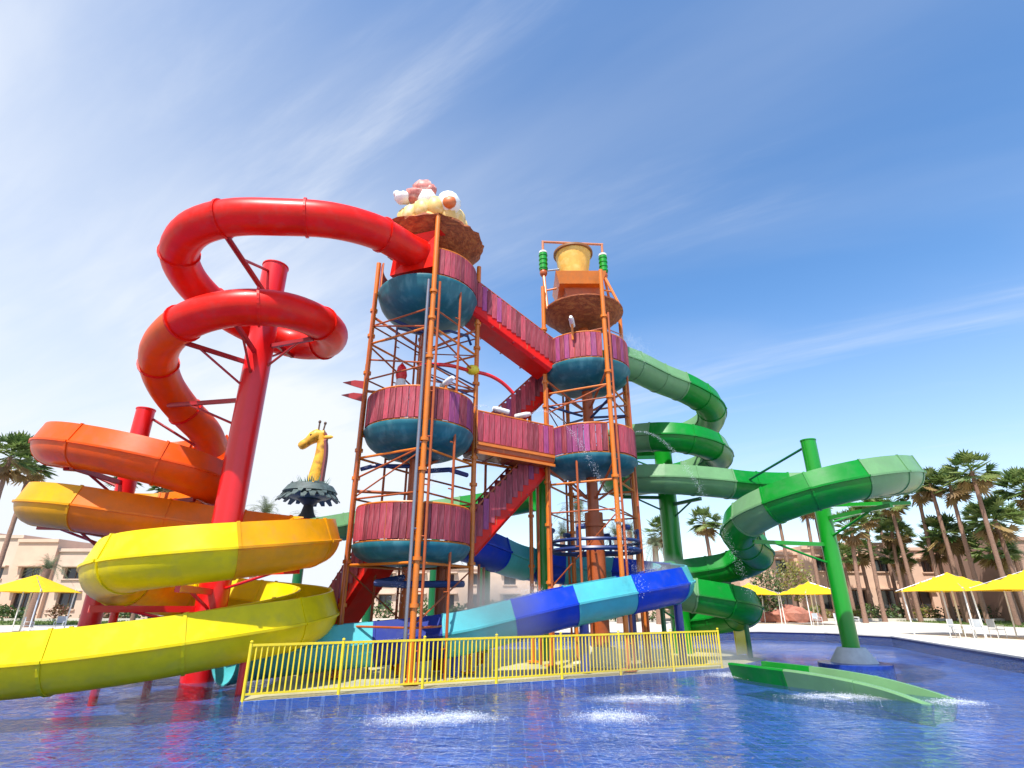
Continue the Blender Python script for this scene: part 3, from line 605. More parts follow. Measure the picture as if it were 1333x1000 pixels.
# water nozzles
noz = 0
for (p, d, lb) in (((-.35, 18.45, 8.35), (-.9, -.5, .1), 'white water cannon on the bridge rail beside the taller tower'), ((.35, 18.85, 8.3), (.9, -.6, 0), 'white water cannon on the middle of the bridge rail'),
                   ((4.35, 20.35, 8.15), (.9, -.2, -.15), 'white water cannon on the right rail of the lower bucket tower platform'), ((2.3, 18.5, 11.95), (-.2, -.9, .1), 'white water cannon on the upper bucket tower platform'),
                   ((-2.1, 16.15, 8.5), (.6, -.7, .2), 'white water cannon on the middle platform of the taller tower')):
    p = Vector(p); d = Vector(d).normalized(); c = thing('water_cannon', p - Vector((0, 0, .5)), lb, 'water cannon')
    MB().tube(p - Vector((0, 0, .75)), p, .045, n=8).build('stand', P_ORANGE, c, 40)
    MB().tube(p - d * .25, p + d * .2, .10, n=12).tube(p + d * .2, p + d * .38, .10, .06, n=12).build('barrel', WHITE, c, 40)

# ------------------------------------------------------------------ red / orange / yellow slide
rs = thing('spiral_slide', (-8.5, 16.6, -.42), 'long spiral slide, red tube at top turning orange then yellow open flume', 'water slide')
TP = [(-2.75, 16.75, 13.45), (-3.6, 15.9, 13.4), (-4.4, 14.75, 13.25), (-5.6, 13.95, 13.1), (-7.0, 13.6, 12.95), (-8.6, 13.45, 12.8), (-9.8, 13.75, 12.6), (-10.65, 14.6, 12.35), (-10.9, 15.8, 12.1), (-10.55, 17.2, 11.8),
      (-9.6, 18.4, 11.5), (-8.3, 18.85, 11.2), (-7.0, 18.3, 10.95), (-6.35, 17.1, 10.75), (-6.45, 15.9, 10.6), (-7.1, 14.9, 10.45), (-8.2, 14.4, 10.25), (-9.5, 14.5, 10.0), (-10.6, 15.1, 9.75), (-11.45, 16.0, 9.45), (-11.9, 17.2, 9.0), (-11.85, 18.5, 8.45), (-11.55, 19.6, 7.95), (-11.7, 20.6, 7.6)]
tpts = spline(TP, .17)
def tubecols(i, n):
    f = i / n; return F_RED if f < .76 else (F_RORANGE if f < .93 else F_RORANGE)
slide_run(rs, tpts, ring_prof(.56), tubecols, 2.3, 'tube_section', 1.09, F_RED)
# entry tub of the tube
MB().add([Vector(v) for v in [(-4.3, 16.35, 12.65), (-2.65, 15.75, 12.65), (-1.9, 17.3, 12.65), (-3.6, 17.9, 12.65), (-4.1, 16.1, 14.05), (-2.55, 15.85, 14.25), (-1.95, 17.2, 14.3), (-3.5, 17.8, 14.1)]], [(0, 1, 5, 4), (3, 0, 4, 7), (4, 5, 6, 7), (3, 2, 1, 0)]).build('entry_tub', F_RED, rs)
FP = [(-11.7, 20.6, 7.6), (-12.3, 21.3, 7.45), (-13.4, 21.4, 7.3), (-14.6, 20.7, 7.15), (-15.2, 19.4, 7.0), (-15.2, 17.9, 6.85), (-14.3, 16.7, 6.65), (-13.0, 16.25, 6.4), (-11.5, 16.3, 6.1), (-10.35, 16.9, 5.85), (-9.95, 18.2, 5.65), (-10.5, 19.8, 5.5),
      (-12.0, 21.0, 5.35), (-13.6, 21.1, 5.2), (-14.9, 20.1, 5.1), (-15.35, 18.6, 5.0), (-14.7, 17.2, 4.85), (-13.5, 16.8, 4.7), (-12.0, 17.15, 4.5), (-10.2, 17.9, 4.3), (-8.4, 18.2, 4.1), (-6.8, 17.7, 3.9), (-5.75, 16.5, 3.7), (-5.7, 15.0, 3.45),
      (-6.5, 13.8, 3.2), (-7.7, 13.2, 3.0), (-8.9, 13.3, 2.85), (-9.85, 14.2, 2.7), (-10.2, 15.5, 2.5), (-10.0, 17.0, 2.3), (-9.2, 18.1, 2.15), (-7.7, 18.4, 2.0), (-6.3, 17.8, 1.85), (-5.6, 16.6, 1.68), (-5.75, 15.3, 1.5), (-6.6, 14.2, 1.3), (-7.9, 13.45, 1.08), (-9.3, 13.0, .9), (-10.8, 12.6, .78), (-12.4, 12.2, .70), (-14, 11.8, .66)]
fpts = spline(FP, .17)
def fcols(p):
    z = p.z
    return F_RORANGE if z > 5.75 else F_ORANGE if z > 5.25 else F_AMBER if z > 4.78 else F_ORANGE if z > 4.0 else F_AMBER if z > 3.14 else F_YELLOW
slide_run(rs, fpts, flume_prof(.68, .60, .2), fcols, 2.35, 'flume_section', 1.04)
# steel columns and arms of this slide
def column(root, p, z1, r, m, z0=-.42):
    o = MB().tube((p[0], p[1], z0), (p[0], p[1], z1), r, n=24).tube((p[0], p[1], z1), (p[0], p[1], z1 + .04), r * 1.06, n=24).build('support_column', m, root, 40); return o
def arm(root, a, b, m, h=.13, drop=0.8):
    a, b = Vector(a), Vector(b)
    MB().beam(a, b, .11, h).build('support_arm', m, root)
    MB().tube(a - Vector((0, 0, drop)), a + (b - a) * .75, .04, n=8).build('arm_strut', m, root, 40)
c1 = (-8.5, 16.6); column(rs, c1, 13.15, .42, P_RED); c2 = (-13.3, 18.7); column(rs, c2, 8.45, .30, P_RED)
MB().tube((c1[0], c1[1], 11.8), (-8.7, 13.6, 12.35), .09, n=8).build('support_arm', P_DRED, rs, 40); MB().tube((c1[0], c1[1], 12.9), (-8.65, 14.6, 12.15), .05, n=8).build('arm_strut', P_DRED, rs, 40)
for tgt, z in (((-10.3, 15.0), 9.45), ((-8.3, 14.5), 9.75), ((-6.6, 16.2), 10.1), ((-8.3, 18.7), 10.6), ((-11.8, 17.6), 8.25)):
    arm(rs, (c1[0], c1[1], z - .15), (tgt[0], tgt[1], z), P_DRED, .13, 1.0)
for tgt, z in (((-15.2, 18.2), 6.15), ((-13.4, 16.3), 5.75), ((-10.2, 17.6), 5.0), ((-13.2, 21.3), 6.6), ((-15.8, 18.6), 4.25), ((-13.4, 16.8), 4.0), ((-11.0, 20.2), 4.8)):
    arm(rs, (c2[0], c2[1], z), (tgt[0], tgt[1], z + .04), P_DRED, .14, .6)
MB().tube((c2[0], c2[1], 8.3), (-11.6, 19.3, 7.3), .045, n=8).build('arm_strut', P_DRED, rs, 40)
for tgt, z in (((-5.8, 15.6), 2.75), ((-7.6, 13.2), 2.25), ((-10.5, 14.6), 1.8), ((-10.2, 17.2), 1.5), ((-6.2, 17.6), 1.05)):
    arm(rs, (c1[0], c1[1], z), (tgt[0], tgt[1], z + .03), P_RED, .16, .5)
for p, z in (((-6.35, 14.45), .75), ((-10.5, 15.6), 1.9), ((-10.1, 17.1), 1.6)):
    MB().tube((p[0], p[1], -.42), (p[0], p[1], z), .10, n=12).build('support_post', P_RED, rs, 40)

# ------------------------------------------------------------------ green slide
gs = thing('spiral_slide', (7.1, 25.0, -.42), 'green spiral flume with pale green sections leaving the bucket tower', 'water slide')
GP = [(4.0, 20.5, 11.35), (5.2, 21.3, 11.3), (6.5, 22.2, 11.1), (8.0, 23.0, 10.85), (9.3, 24.1, 10.5), (9.7, 25.6, 10.15), (8.8, 27.0, 9.85), (7.2, 27.5, 9.55), (5.6, 26.8, 9.3), (4.9, 25.3, 9.05), (5.6, 23.6, 8.8), (7.1, 22.8, 8.6), (8.7, 23.4, 8.4), (9.6, 24.8, 8.2), (9.2, 26.4, 8.0), (7.6, 27.4, 7.75),
      (5.8, 27.0, 7.45), (4.8, 25.5, 7.2), (5.2, 23.9, 7.0), (6.6, 23.1, 6.85), (8.4, 23.2, 6.75), (10.3, 23.6, 6.65), (12.1, 23.6, 6.6), (13.7, 22.7, 6.5), (14.35, 21.0, 6.35), (13.9, 19.2, 6.15), (12.6, 17.8, 5.9), (11.0, 17.2, 5.6), (9.5, 17.6, 5.25), (8.45, 18.8, 4.85), (8.3, 20.4, 4.45),
      (9.0, 21.8, 4.1), (9.9, 23.0, 3.75), (9.4, 24.4, 3.4), (7.6, 24.8, 3.15), (5.6, 24.3, 2.9), (4.9, 23.0, 2.65), (5.7, 21.9, 2.4), (7.2, 21.7, 2.15), (8.6, 22.2, 1.9), (9.2, 23.4, 1.65), (8.8, 24.8, 1.4), (7.5, 25.9, 1.2)]
gpts = spline(GP, .17)
gc = [F_PALE, F_GREEN, F_PALE, F_GREEN, F_GREEN, F_PALE]
def gcol(p):
    z = p.z
    for zt, m_ in ((10.95, F_PALE), (10.35, F_GREEN), (10.0, F_PALE), (8.95, F_GREEN), (8.68, F_PALE), (8.36, F_GREEN), (8.0, F_PALE), (7.05, F_GREEN), (6.75, F_PALE), (6.6, F_GREEN), (6.52, F_PALE), (6.45, F_GREEN), (5.75, F_PALE), (4.95, F_GREEN), (4.6, F_PALE), (2.42, F_GREEN), (2.2, F_PALE)):
        if z > zt: return m_
    return F_GREEN
slide_run(gs, gpts, flume_prof(.62, .56, .17), gcol, 1.35, 'flume_section', 1.04)
g1 = (7.1, 25.0); g2 = (11.42, 20.3)
column(gs, g1, 9.2, .40, P_GREEN); column(gs, g2, 7.75, .27, P_GREEN)
column(gs, (1.2, 22.2), 6.9, .24, P_GREEN); column(gs, (-1.2, 25.5), 6.5, .24, P_GREEN)
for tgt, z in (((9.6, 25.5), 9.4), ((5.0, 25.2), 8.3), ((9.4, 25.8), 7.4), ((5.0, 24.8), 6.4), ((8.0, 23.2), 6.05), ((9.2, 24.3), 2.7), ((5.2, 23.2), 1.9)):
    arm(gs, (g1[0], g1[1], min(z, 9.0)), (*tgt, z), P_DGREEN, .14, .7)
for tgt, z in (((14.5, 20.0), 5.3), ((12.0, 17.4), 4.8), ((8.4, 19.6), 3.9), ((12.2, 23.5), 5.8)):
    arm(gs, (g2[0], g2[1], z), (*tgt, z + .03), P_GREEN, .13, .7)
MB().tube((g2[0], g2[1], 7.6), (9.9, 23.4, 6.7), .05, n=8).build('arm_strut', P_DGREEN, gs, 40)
MB().lathe((g2[0], g2[1], -.05), [(0, .62), (.42, .62), (.5, .5), (.75, .12), (.75, 0)], 24).build('column_footing', mat('pale_grey_footing', (.55, .56, .55), .7, var=.15), gs, 40)
MB().lathe((g2[0], g2[1], -.42), [(1.1, 0), (1.1, .52), (.7, .54), (.7, .4)], 24).build('footing_ring', mat('blue_ring_tile', (.015, .05, .30), .25, var=.3, vscale=9), gs, 40)
for p, z in (((8.9, 22.6), 1.2), ((5.6, 21.95), 1.8), ((7.5, 25.85), .6)):
    MB().tube((p[0], p[1], .05), (p[0], p[1], z), .09, n=12).build('support_post', P_DGREEN, gs, 40)
# pale green run-out in the pool
ro = thing('slide_runout', (7.6, 15.6, 0), 'low pale green open slide end dipping into the pool past the fence', 'water slide')
RP = [(6.75, 17.5, .17), (7.2, 16.4, .18), (7.9, 15.3, .15), (8.5, 14.45, .06), (8.95, 13.85, -.08), (9.25, 13.4, -.22)]
rp = spline(RP, .15)
wv = .56; prof = [(-wv - .10, .22), (-wv - .12, .18), (-wv, -.18), (-wv + .15, -.28), (wv - .15, -.28), (wv, -.18), (wv + .12, .18), (wv + .10, .22), (wv - .02, .22), (wv - .06, -.12), (wv - .2, -.22), (-wv + .2, -.22), (-wv + .06, -.12), (-wv + .02, .22)]
slide_run(ro, rp, prof, lambda i, n: F_GREEN if i == 0 else F_PALE, 1.9, 'trough_section', 1.03)
# far green flume behind the taller tower
gf = thing('flume', (-4.5, 26.5, -.42), 'pale green flume arching behind the taller tower', 'water slide')
gfp = spline([(-9.6, 24.8, 4.75), (-8.3, 25.6, 5.1), (-6.5, 26.4, 5.55), (-4.3, 26.6, 5.85), (-2.3, 26.2, 6.05), (-.6, 25.6, 6.2), (1.0, 24.6, 6.35)], .4)
slide_run(gf, gfp, flume_prof(.62, .56, .17), lambda i, n: F_PALE if i < 4 else F_GREEN, 2.1, 'flume_section', 1.04)
for p, z in (((-6.5, 26.4), 4.95), ((-9.3, 25.0), 4.05), ((-3.6, 26.55), 5.3)): MB().tube((p[0], p[1], -.42), (p[0], p[1], z), .2, n=14).build('support_column', P_DGREEN, gf, 40)

# ------------------------------------------------------------------ blue slide
bs = thing('blue_slide', (2.0, 18.6, -.42), 'blue and aqua banded flume sweeping low behind the yellow fence', 'water slide')
BP = [(-1.75, 19.2, 3.95), (-.9, 20.6, 3.75), (.1, 22.3, 3.5), (1.5, 23.5, 3.35), (3.2, 23.4, 3.2), (4.6, 22.7, 3.05), (5.6, 21.7, 2.85), (5.75, 20.4, 2.65), (4.8, 19.3, 2.45), (3.3, 18.55, 2.2), (1.6, 18.0, 1.9), (0.0, 17.6, 1.55), (-1.6, 17.35, 1.2), (-3.4, 17.3, 1.0), (-5.2, 17.0, .85), (-6.9, 16.2, .72), (-7.4, 15.6, .66)]
bpts = spline(BP, .17)
slide_run(bs, bpts, flume_prof(.66, .52, .18), lambda i, n: F_AQUA if i % 2 or i == n - 1 else F_BLUE_SHADED if i > n - 5 else F_BLUE, 2.0, 'flume_section', 1.04)
for p, z in (((5.75, 20.4), 2.1), ((2.2, 18.2), 1.5), ((1.5, 23.5), 2.8), ((-1.6, 17.35), .65), ((4.6, 22.7), 2.45)): 
    MB().tube((p[0], p[1], .05), (p[0], p[1], z), .15, n=14).build('support_post', P_BLUE, bs, 40)
# navy pipe ring with valves round the bucket tower
pr = thing('pipe_ring', (RC[0], RC[1], 3.6), 'navy water pipe ring around the bucket tower column', 'pipe')
MB().arcbar(RC, 1.55, 3.95, .06, 0, 2 * math.pi, 32).arcbar(RC, 1.55, 3.65, .08, 0, 2 * math.pi, 32).build('ring_pipe', P_NAVY, pr, 50)
for a in range(0, 360, 60): MB().tube(ring_pt(RC, 1.55, a, 3.6), ring_pt(RC, 1.55, a, 4.35), .05, n=8).tube(ring_pt(RC, 1.55, a, 4.35), ring_pt(RC, 1.55, a + 10, 4.35), .09, n=8).build('valve', P_NAVY, pr, 40)
for a in (20, 140, 260): MB().tube(ring_pt(RC, .38, a, 3.65), ring_pt(RC, 1.55, a, 3.65), .04, n=8).build('spoke', P_NAVY, pr, 40)

# ------------------------------------------------------------------ decoration on the towers
for (p, s_, lb) in (((-4.95, 17.0, 8.75), -1, 'upper red pennant on the taller tower leg'), ((-4.95, 17.0, 8.3), -1, 'lower red pennant on the taller tower leg')):
    p = Vector(p); b_ = MB(); th = .025
    pts = [(0, .14), (-.35, .18), (-.75, .10), (-.4, -.02), (0, -.14)]
    b_.add([p + Vector((x, -th, z)) for x, z in pts] + [p + Vector((x, th, z)) for x, z in pts], [(0, 1, 2, 3, 4), (9, 8, 7, 6, 5)] + [(i, (i + 1) % 5, 5 + (i + 1) % 5, 5 + i) for i in range(5)])
    tag(b_.build('pennant', P_DRED), lb, 'flag')
ap = thing('spray_arm', (-1.4, 17.95, 9.3), 'curved red and orange spray pipe on the right leg of the taller tower', 'pipe')
MB().poly(spline([(-3.0, 16.3, 9.2), (-2.2, 16.9, 9.45), (-1.45, 17.9, 9.65), (-.9, 18.2, 9.65), (-.35, 18.5, 9.45), (.05, 18.7, 9.1)], .15), .07).build('pipe', P_RED, ap, 50)
MB().blob((-1.42, 17.85, 9.68), (.26, .2, .18), 10, .05, 3).build('joint', P_YELLOW, ap, 50)
sk = MB().lathe((-3.75, 17.0, 7.45), [(0, 0), (.2, 0), (.24, .5), (.2, 1.1), (.15, 1.5), (0, 1.55)], 14)
fs_ = thing('water_figure', (-3.75, 17.0, 7.42), 'white and red rocket shaped water toy standing on the middle platform', 'water toy'); sk.build('body', WHITE, fs_, 40)
MB().lathe((-3.75, 17.0, 8.95), [(.16, 0), (.2, .15), (.15, .45), (0, .65)], 12).build('cap', P_RED, fs_, 40)

# giraffe fountain behind
gx, gy = -11.1, 30.0; 
dish = thing('fountain_bowl', (gx, gy, -.42), 'dark ragged mushroom shaped bowl on a post carrying the giraffe statue', 'fountain')
MB().tube((gx, gy, -.42), (gx, gy, 6.15), .22, .18, n=12).lathe((gx, gy, 5.95), [(.2, 0), (.6, .12), (.35, .5), (.25, .9), (.6, 1.2)], 14).build('post', mat('dark_bronze', (.05, .045, .04), .6, var=.3), dish, 40)
b_ = MB(); rg = random.Random(4)
DK = mat('dark_green_leaf_plastic', (.07, .10, .095), .6, var=.5, vscale=3)
for ring_ in range(3):
    for i in range(22):
        a = 2 * math.pi * (i + .5 * ring_) / 22; r0 = .5 + ring_ * .1; r1 = 1.65 - .2 * ring_ + rg.uniform(-.1, .1); z0 = 7.20 + ring_ * .2; z1 = z0 + .28 + rg.uniform(-.08, .08); c_, s_ = math.cos(a), math.sin(a); w_ = .26
        P0 = Vector((gx + c_ * r0, gy + s_ * r0, z0)); P1 = Vector((gx + c_ * (r0 + r1) * .55, gy + s_ * (r0 + r1) * .55, z1 + .1)); P2 = Vector((gx + c_ * r1, gy + s_ * r1, z1 - .32)); q = Vector((-s_, c_, 0)) * w_; up = Vector((0, 0, .05))
        b_.add([P0 - q * .5, P0 + q * .5, P1 - q, P1 + q, P2 - q * .4, P2 + q * .4] + [v - up for v in [P0 - q * .5, P0 + q * .5, P1 - q, P1 + q, P2 - q * .4, P2 + q * .4]], [(0, 1, 3, 2), (2, 3, 5, 4), (7, 6, 8, 9), (9, 8, 10, 11), (4, 5, 11, 10), (0, 2, 8, 6), (2, 4, 10, 8), (1, 7, 9, 3), (3, 9, 11, 5)])
b_.build('leaf_skirt', DK, dish)
MB().lathe((gx, gy, 7.15), [(0, 0), (1.0, .1), (1.45, .4), (1.2, .75), (.6, .85), (0, .9)], 24).build('bowl', DK, dish, 40)
b_ = MB()
for i in range(60):
    a = rg.uniform(0, 6.28); r_ = rg.uniform(.1, .8); h = rg.uniform(.25, .6); p = Vector((gx + math.cos(a) * r_, gy + math.sin(a) * r_, 7.90)); q = Vector((math.cos(a + 1.5), math.sin(a + 1.5), 0)) * .06
    b_.add([p - q, p + q, p + Vector((math.cos(a) * .3, math.sin(a) * .3, h))], [(0, 1, 2)])
b_.build('grass_tuft', leafmat('pale_turquoise_leaf', (.2, .45, .32), (.35, .55, .4)), dish)
gir = thing('giraffe_statue', (gx + .15, gy, 7.90), 'spotted yellow giraffe head and neck statue standing in the dark bowl', 'statue')
GM = mat('giraffe_paint', (.84, .42, .03), rough=.5, var=.2, vscale=3, dirt=((.30, .12, .02), 2.6, 1.0))
neck = spline([(gx + .1, gy, 7.85), (gx + .2, gy, 8.75), (gx + .3, gy, 9.75), (gx + .25, gy, 10.55), (gx + .1, gy - .05, 10.90)], .15)
nn = len(neck); MB().sweep(neck, ring_prof(1, 16), scale=[.42 - .19 * (i / (nn - 1)) for i in range(nn)]).build('neck', GM, gir, 60)
hd = spline([(gx + .38, gy, 10.95), (gx - .05, gy, 10.85), (gx - .5, gy - .05, 10.45), (gx - .95, gy - .1, 10.10)], .1); nn = len(hd)
MB().sweep(hd, ring_prof(1, 14), scale=[[.2, .36, .36, .30, .26, .26, .22, .12][min(7, int(i * 8 / nn))] for i in range(nn)]).build('head', GM, gir, 60)
for s_ in (-.14, .14):
    MB().tube((gx + .12 + s_ * .6, gy + s_, 11.10), (gx + .16 + s_ * .8, gy + s_, 11.55), .05, n=8).blob((gx + .16 + s_ * .8, gy + s_, 11.60), (.09, .09, .1), 8, 0, 1).build('horn', FRAME, gir, 50)
MB().blob((gx + .62, gy - .1, 10.70), (.30, .08, .12), 8, .05, 2).build('ear', GM, gir, 50)
MB().blob((gx - .1, gy + .3, 10.95), (.12, .22, .1), 8, .05, 2).build('ear', GM, gir, 50)
MB().blob((gx - .28, gy - .33, 10.77), (.07, .05, .08), 8, 0, 2).build('eye', mat('black_gloss', (.01, .01, .01), .2), gir, 50)
MB().sweep([p + Vector((.45 - .28 * i / len(neck), 0, 0)) for i, p in enumerate(neck)], [(-.06, -.2), (.06, -.2), (.06, .2), (-.06, .2)]).build('mane', mat('maroon_mane', (.22, .05, .05), .7), gir)

# ------------------------------------------------------------------ umbrellas, chairs
def umbrella(loc, w_, label, rz):
    u = thing('shade_umbrella', loc, label, 'umbrella', 'yellow square shade umbrellas on the deck')
    x, y, z = loc; e = w_ / 2; b_ = MB(); zc = z + 2.45
    rows = []; n_ = 8
    for j in range(n_ + 1):
        for i in range(n_ + 1):
            px_, py_ = -1 + 2 * i / n_, -1 + 2 * j / n_; m_ = max(abs(px_), abs(py_)); sag = .08 * (1 - abs(abs(px_) - abs(py_))) * m_
            d = Matrix.Rotation(rz, 3, 'Z') @ Vector((px_ * e, py_ * e, 0)); rows.append((x + d.x, y + d.y, zc + (1 - m_) ** 1.0 * 1.05 - .0 + sag * -.6))
    f = [(j * (n_ + 1) + i, j * (n_ + 1) + i + 1, (j + 1) * (n_ + 1) + i + 1, (j + 1) * (n_ + 1) + i) for j in range(n_) for i in range(n_)]
    b_.add(rows, f); cn = b_.build('canopy', SHADE, u)
    cn.modifiers.new('t', 'SOLIDIFY').thickness = .02
    MB().tube((x, y, z), (x, y, zc + 1.0), .05, n=10).build('pole', mat('cream_pole', (.75, .68, .5), .4), u, 40)
    for k in range(4):
        d = Matrix.Rotation(rz + R(45 + 90 * k), 3, 'Z') @ Vector((e * 1.38, 0, 0)); MB().tube((x, y, zc + .98), (x + d.x, y + d.y, zc - .02), .025, n=6).build('rib', STEEL, u)
        d2 = d * .55; MB().tube((x + d2.x * 1.55, y + d2.y * 1.55, z), (x + d2.x * 1.6, y + d2.y * 1.6, zc + .15), .04, n=8).build('corner_post', WHITE, u, 40)
    MB().lathe((x, y, z), [(0, .1), (.35, .1), (.4, 0)], 14).build('base', CONC, u, 40)
DZ = .155
umbrella((-31.6, 38.3, DZ), 3.9, 'yellow square shade umbrella beside the stepped pale hotel block', R(5))
umbrella((26.3, 34.8, DZ), 4.1, 'yellow shade umbrella next to the larger one at the pool corner deck', R(20))
umbrella((28.0, 31.3, DZ), 4.3, 'yellow shade umbrella in front of the dusky plain building', R(12))
umbrella((26.1, 51.0, DZ), 4.1, 'yellow shade umbrella by the red rocks and pink hotel', R(10))
umbrella((22.3, 54.5, DZ), 4.1, 'yellow shade umbrella seen behind the lower green flume', R(0))
def chair(loc, rz, label):
    c = thing('deck_chair', loc, label, 'chair', 'white and grey chairs on the pool deck'); x, y, z = loc; M = Matrix.Rotation(rz, 3, 'Z'); P = lambda a, b, c_: Vector(loc) + M @ Vector((a, b, c_))
    for a in (-.24, .24):
        for b in (-.24, .24): MB().tube(P(a, b, 0), P(a, b, .45 if b < 0 else .95), .018, n=6).build('leg', WHITE, c, 40)
        MB().tube(P(a, -.24, .64), P(a, .24, .66), .018, n=6).tube(P(a, -.24, .44), P(a, -.24, .64), .018, n=6).build('armrest', WHITE, c, 40)
    MB().box(P(0, 0, .44), (.5, .5, .03), M).build('seat', GREYM, c); MB().box(P(0, .24, .74), (.48, .025, .42), M).build('backrest', GREYM, c); return c
k = 0
for (x, y, rz, lb) in ((24.3, 32.6, .4, 'grey mesh deck chair nearest the pool edge by the corner umbrella'), (25.3, 32.4, -.6, 'grey mesh deck chair in the middle of three by the corner umbrella'), (26.5, 32.6, 1.6, 'grey mesh deck chair turned sideways by the corner umbrella'), (27.2, 30.0, 2.5, 'grey mesh deck chair under the umbrella before the dusky building'),
                   (25.0, 48.5, .2, 'grey mesh deck chair left of the umbrella post by the red rocks'), (26.6, 48.3, -.3, 'grey mesh deck chair beside the tall green column by the red rocks'), (28.3, 48.8, .9, 'grey mesh deck chair turned aside right of the tall green column'),
                   (-29.4, 38.6, .4, 'grey mesh deck chair under the umbrella beside the stepped block'), (-30.6, 37.6, 2.4, 'grey mesh deck chair under the umbrella beside the stepped block'), (-27.9, 39.5, 1.2, 'grey mesh deck chair on the open deck behind the red column'), (-24.5, 41, .3, 'grey mesh deck chair on the open deck behind the red column')):
    chair((x, y, DZ), rz, lb)

# ------------------------------------------------------------------ buildings
def block(root, x0, x1, y0, y1, z0, z1, wins, m, par=0.35):
    """a stucco block whose front (facing -y) has real recessed openings"""
    b_ = MB(); xs = sorted({x0, x1, *[w_[0] for w_ in wins], *[w_[1] for w_ in wins]}); zs = sorted({z0, z1, *[w_[2] for w_ in wins], *[w_[3] for w_ in wins]})
    for i in range(len(xs) - 1):
        for j in range(len(zs) - 1):
            cx, cz = (xs[i] + xs[i + 1]) / 2, (zs[j] + zs[j + 1]) / 2
            if any(w_[0] < cx < w_[1] and w_[2] < cz < w_[3] for w_ in wins): continue
            b_.add([(xs[i], y0, zs[j]), (xs[i + 1], y0, zs[j]), (xs[i + 1], y0, zs[j + 1]), (xs[i], y0, zs[j + 1])], [(0, 1, 2, 3)])
    for w_ in wins:
        d = .45; a, b, c, e = w_[:4]
        b_.add([(a, y0, c), (b, y0, c), (b, y0, e), (a, y0, e), (a, y0 + d, c), (b, y0 + d, c), (b, y0 + d, e), (a, y0 + d, e)], [(0, 1, 5, 4), (1, 2, 6, 5), (2, 3, 7, 6), (3, 0, 4, 7)])
    b_.add([(x0, y0, z0), (x1, y0, z0), (x1, y1, z0), (x0, y1, z0), (x0, y0, z1), (x1, y0, z1), (x1, y1, z1), (x0, y1, z1)], [(1, 2, 6, 5), (2, 3, 7, 6), (3, 0, 4, 7), (4, 5, 6, 7)])
    wall = b_.build('wall', m, root)
    for w_ in wins:
        a, b, c, e = w_[:4]; f = MB(); t_ = .09
        for (p, q) in (((a, c), (b, c + t_)), ((a, e - t_), (b, e)), ((a, c + t_), (a + t_, e - t_)), ((b - t_, c + t_), (b, e - t_)), (((a + b) / 2 - .04, c + t_), ((a + b) / 2 + .04, e - t_))):
            f.box(((p[0] + q[0]) / 2, y0 + .40, (p[1] + q[1]) / 2), (q[0] - p[0], .08, q[1] - p[1]))
        fr_ = f.build('window', FRAME, root); MB().box(((a + b) / 2, y0 + .43, (c + e) / 2), (b - a - .02, .03, e - c - .02)).build('pane', GLASS, fr_)
        MB().box(((a + b) / 2, y0 - .06, c - .06), (b - a + .3, .22, .12)).build('sill', m, fr_)
        MB().box(((a + b) / 2, y0 - .22, e + .16), (b - a + .9, .5, .14)).build('ledge', m, fr_)
    MB().box(((x0 + x1) / 2, y0 - .05, z1 - .18), (x1 - x0 + .1, .3, .36)).build('cornice', m, root)
    return wall
def grid_w(x0, x1, n, z, w_=1.6, h=1.5):
    return [(x0 + (x1 - x0) * (i + .5) / n - w_ / 2, x0 + (x1 - x0) * (i + .5) / n + w_ / 2, z, z + h) for i in range(n)]
GZ = .15
b1 = thing('hotel_building', (37, 68, GZ), 'two storey pink stucco hotel with dark windows behind the palms', 'building')
block(b1, 26.0, 33.0, 66, 76, GZ, 7.4, grid_w(26, 33, 2, 5.0) + grid_w(26, 33, 2, 1.2, 2.0, 2.0), STUCCO)
block(b1, 33.0, 37.4, 64.6, 76, GZ, 7.9, grid_w(33, 37.4, 1, 5.2) + grid_w(33, 37.4, 1, 1.2, 1.6, 1.8), STUCCO)
block(b1, 37.4, 44.5, 66, 76, GZ, 8.4, grid_w(37.4, 44.5, 2, 5.2, 1.7, 1.4) + grid_w(37.4, 44.5, 2, 1.2, 2.0, 2.0), STUCCO)
block(b1, 44.5, 50.5, 67.5, 76, GZ, 8.0, grid_w(44.5, 50.5, 2, 5.2, 1.4, 1.4) + grid_w(44.5, 50.5, 1, 1.2, 2.2, 2.1), STUCCO)
b2 = thing('hotel_building', (58, 80, GZ), 'pale low hotel wing behind the tall palm row', 'building')
block(b2, 50.8, 66, 78, 88, GZ, 7.4, grid_w(50.8, 66, 4, 4.8) + grid_w(50.8, 66, 4, 1.2), STUCCO2)
b3 = thing('service_building', (58, 60, GZ), 'dusky plain stucco building behind the large yellow umbrella', 'building')
block(b3, 50.0, 75, 58, 70, GZ, 8.2, [(66, 68, 1.2, 3.2)], STUCCO3)
b4 = thing('hotel_building', (-60, 66, GZ), 'stepped pale pink hotel block beside the left umbrella', 'building')
for i in range(6):
    xa, xb = -66 + i * 4.6, -66 + (i + 1) * 4.6; zt = [9.6, 9.2, 8.7, 7.7, 6.7, 5.6][i]
    block(b4, xa, xb - .02, 65 + .5 * (i % 2), 76, GZ, zt, [(xa + 1.2, xb - 1.2, 1.2, 2.9)] + ([(xa + 1.2, xb - 1.2, 4.4, 5.6)] if zt > 6.3 else []), STUCCO2 if i % 2 else STUCCO)
block(b4, -90, -66.02, 64, 76, GZ, 8.9, grid_w(-90, -66, 6, 5.2, 2.2, .9) + grid_w(-90, -66, 6, 1.4, 2.2, 1.6), STUCCO)
b5 = thing('hotel_building', (0, 78, GZ), 'long pale building seen through the legs of the towers', 'building')
